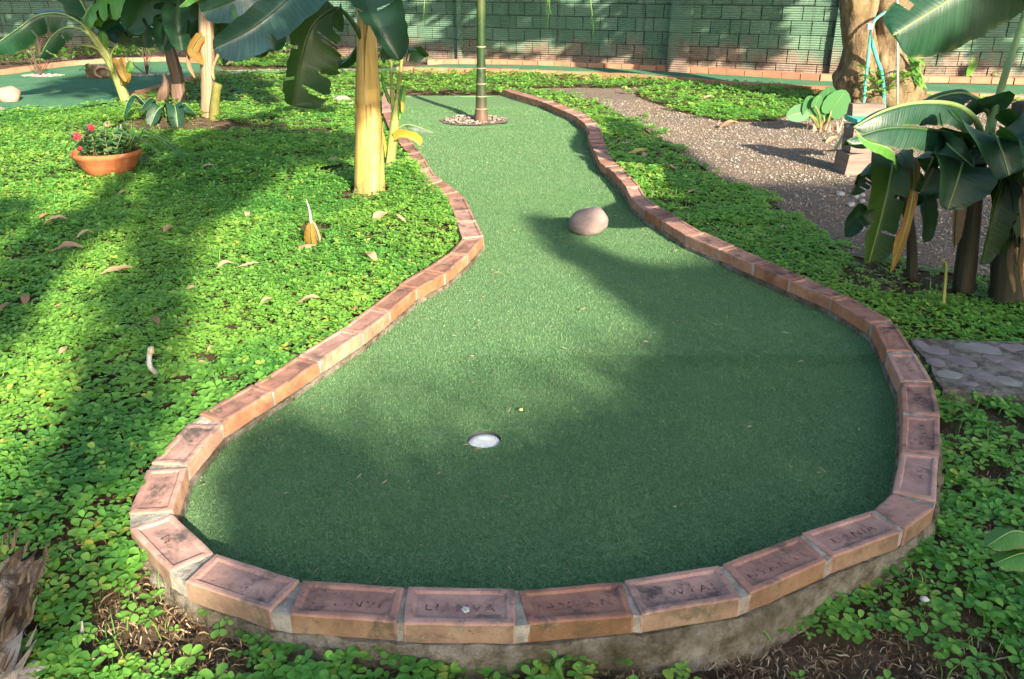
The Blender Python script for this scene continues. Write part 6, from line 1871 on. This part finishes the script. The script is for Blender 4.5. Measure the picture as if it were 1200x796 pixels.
# A : crown behind the photographer, shading the front and the right of the green
SA0 = [([(268, 512), (300, 492), (335, 478), (380, 500), (430, 530), (500, 548), (590, 548), (680, 505), (740, 450), (775, 395), (742, 362), (700, 332), (655, 300), (628, 276), (617, 258), (640, 252), (662, 262), (690, 290), (720, 300),
        (770, 312), (830, 305), (880, 285), (930, 268), (985, 250), (1010, 262), (1500, 250), (1800, 1100), (258, 1100), (262, 800), (258, 690), (262, 640), (266, 600), (256, 560), (262, 525)], .95)]
SA = [
      ([(700, 140), (745, 150), (800, 182), (850, 212), (910, 246), (960, 262), (900, 275), (850, 255), (800, 228), (770, 208), (738, 180), (708, 158)], .6)]
SG = [([(335, 478), (420, 462), (500, 458), (580, 445), (660, 424), (720, 400), (775, 390), (740, 450), (680, 505), (590, 548), (500, 548), (430, 530), (380, 500)], .10),
      ([(350, 486), (430, 484), (510, 490), (590, 486), (660, 462), (720, 425), (775, 390), (740, 450), (680, 505), (590, 548), (500, 548), (430, 530), (380, 500)], .14),
      ([(380, 500), (450, 512), (520, 522), (600, 516), (675, 484), (730, 440), (740, 450), (680, 505), (590, 548), (500, 548), (430, 530)], .20),
      ([(360, 455), (440, 440), (520, 432), (620, 412), (700, 380), (742, 372), (760, 395), (660, 424), (580, 445), (500, 458), (420, 462)], .05)]
T = thing('shade_tree', (4.4, -6.2, 0), 'leafy tree behind the photographer whose crown shades the front of the green', 'tree')
ta = targets(SA, 720, 5)
r_ = np.random.default_rng(77)
vol = np.column_stack([r_.uniform(1.55, 3.4, 5200), r_.uniform(2.6, 4.0, 5200), r_.uniform(.1, .68, 5200)])
ca = crown('crown', T, np.concatenate([ta, vol]), 8.5, 11.0, .062, 6)
crown('crown', T, targets(SG + SA0, 3300, 15), 9.0, 12.5, .029, 16)
tree_wood(T, (4.4, -6.2), ca, 1)
# B : crown shading bands of the lawn on the left
SB = [([(112, 398), (125, 350), (160, 290), (172, 245), (172, 214), (210, 168), (310, 150), (415, 162), (415, 184), (330, 208), (280, 240), (240, 282), (220, 322), (208, 398), (192, 450), (168, 520), (150, 580), (128, 650), (110, 720), (60, 800), (-80, 800), (-80, 600), (20, 592), (58, 545), (78, 500), (95, 450)], 1.0),
      ([(-60, 238), (0, 236), (48, 237), (34, 262), (8, 284), (-60, 290)], 1.0),
      ([(0, 312), (30, 282), (80, 258), (148, 234), (170, 262), (100, 292), (85, 306), (40, 318), (44, 370), (36, 392), (0, 408), (-70, 430), (-70, 330)], 1.0),
      ([(200, 262), (250, 250), (300, 225), (300, 215), (240, 225)], .3)]
T = thing('shade_tree', (0.9, -7.4, 0), 'second leafy tree behind the photographer shading bands of the left lawn', 'tree')
volb = np.column_stack([r_.uniform(-4.6, -2.2, 2600), r_.uniform(7.9, 9.4, 2600), r_.uniform(.75, 1.5, 2600)])
cb = crown('crown', T, np.concatenate([targets(SB, 430, 8), volb]), 9.0, 12.0, .062, 9)
tree_wood(T, (.9, -7.4), cb, 2)
# crown of the big tree and a neighbour, dappling the wall and the far fairway
r_ = np.random.default_rng(12)
def wall_targets(n, a, b, z0, z1, cut):
    u = r_.uniform(0, 1, n); zz_ = r_.uniform(z0, z1, n)
    x = a.x + (b.x - a.x) * u; y = a.y + (b.y - a.y) * u
    g = vnoise(u * 9 * 1.0, zz_ * 1.6, 1.0, 41) * .65 + vnoise(u * 34, zz_ * 5, 1.0, 42) * .35
    # patches of the wall stay sunlit
    lit = np.zeros(n)
    pxs = np.array([project((x[i], y[i], zz_[i])) for i in range(n)])
    for (c_x, c_y, rx, ry, s) in ((950, 45, 50, 60, 1.0), (705, 30, 14, 60, .6), (590, 55, 60, 22, .55), (515, 30, 30, 25, .5), (650, 60, 60, 16, .5), (860, 60, 30, 20, .35), (800, 60, 8, 14, .6), (1110, 70, 50, 25, .7)):
        lit = np.maximum(lit, s * (1 - sstep(.6, 1.1, np.hypot((pxs[:, 0] - c_x) / rx, (pxs[:, 1] - c_y) / ry))))
    ok = (r_.uniform(0, 1, n) > lit) & (g > cut)
    return np.column_stack([x, y, zz_])[ok]
wt = np.concatenate([wall_targets(3300, WA, WB, .15, 2.3, .30), wall_targets(1400, WB, WC, .15, 2.0, .45), wall_targets(4500, WD2, WA, .0, 2.3, .05)])
cc = crown('crown', bigtree, wt, 5.0, 8.0, .15, 14)
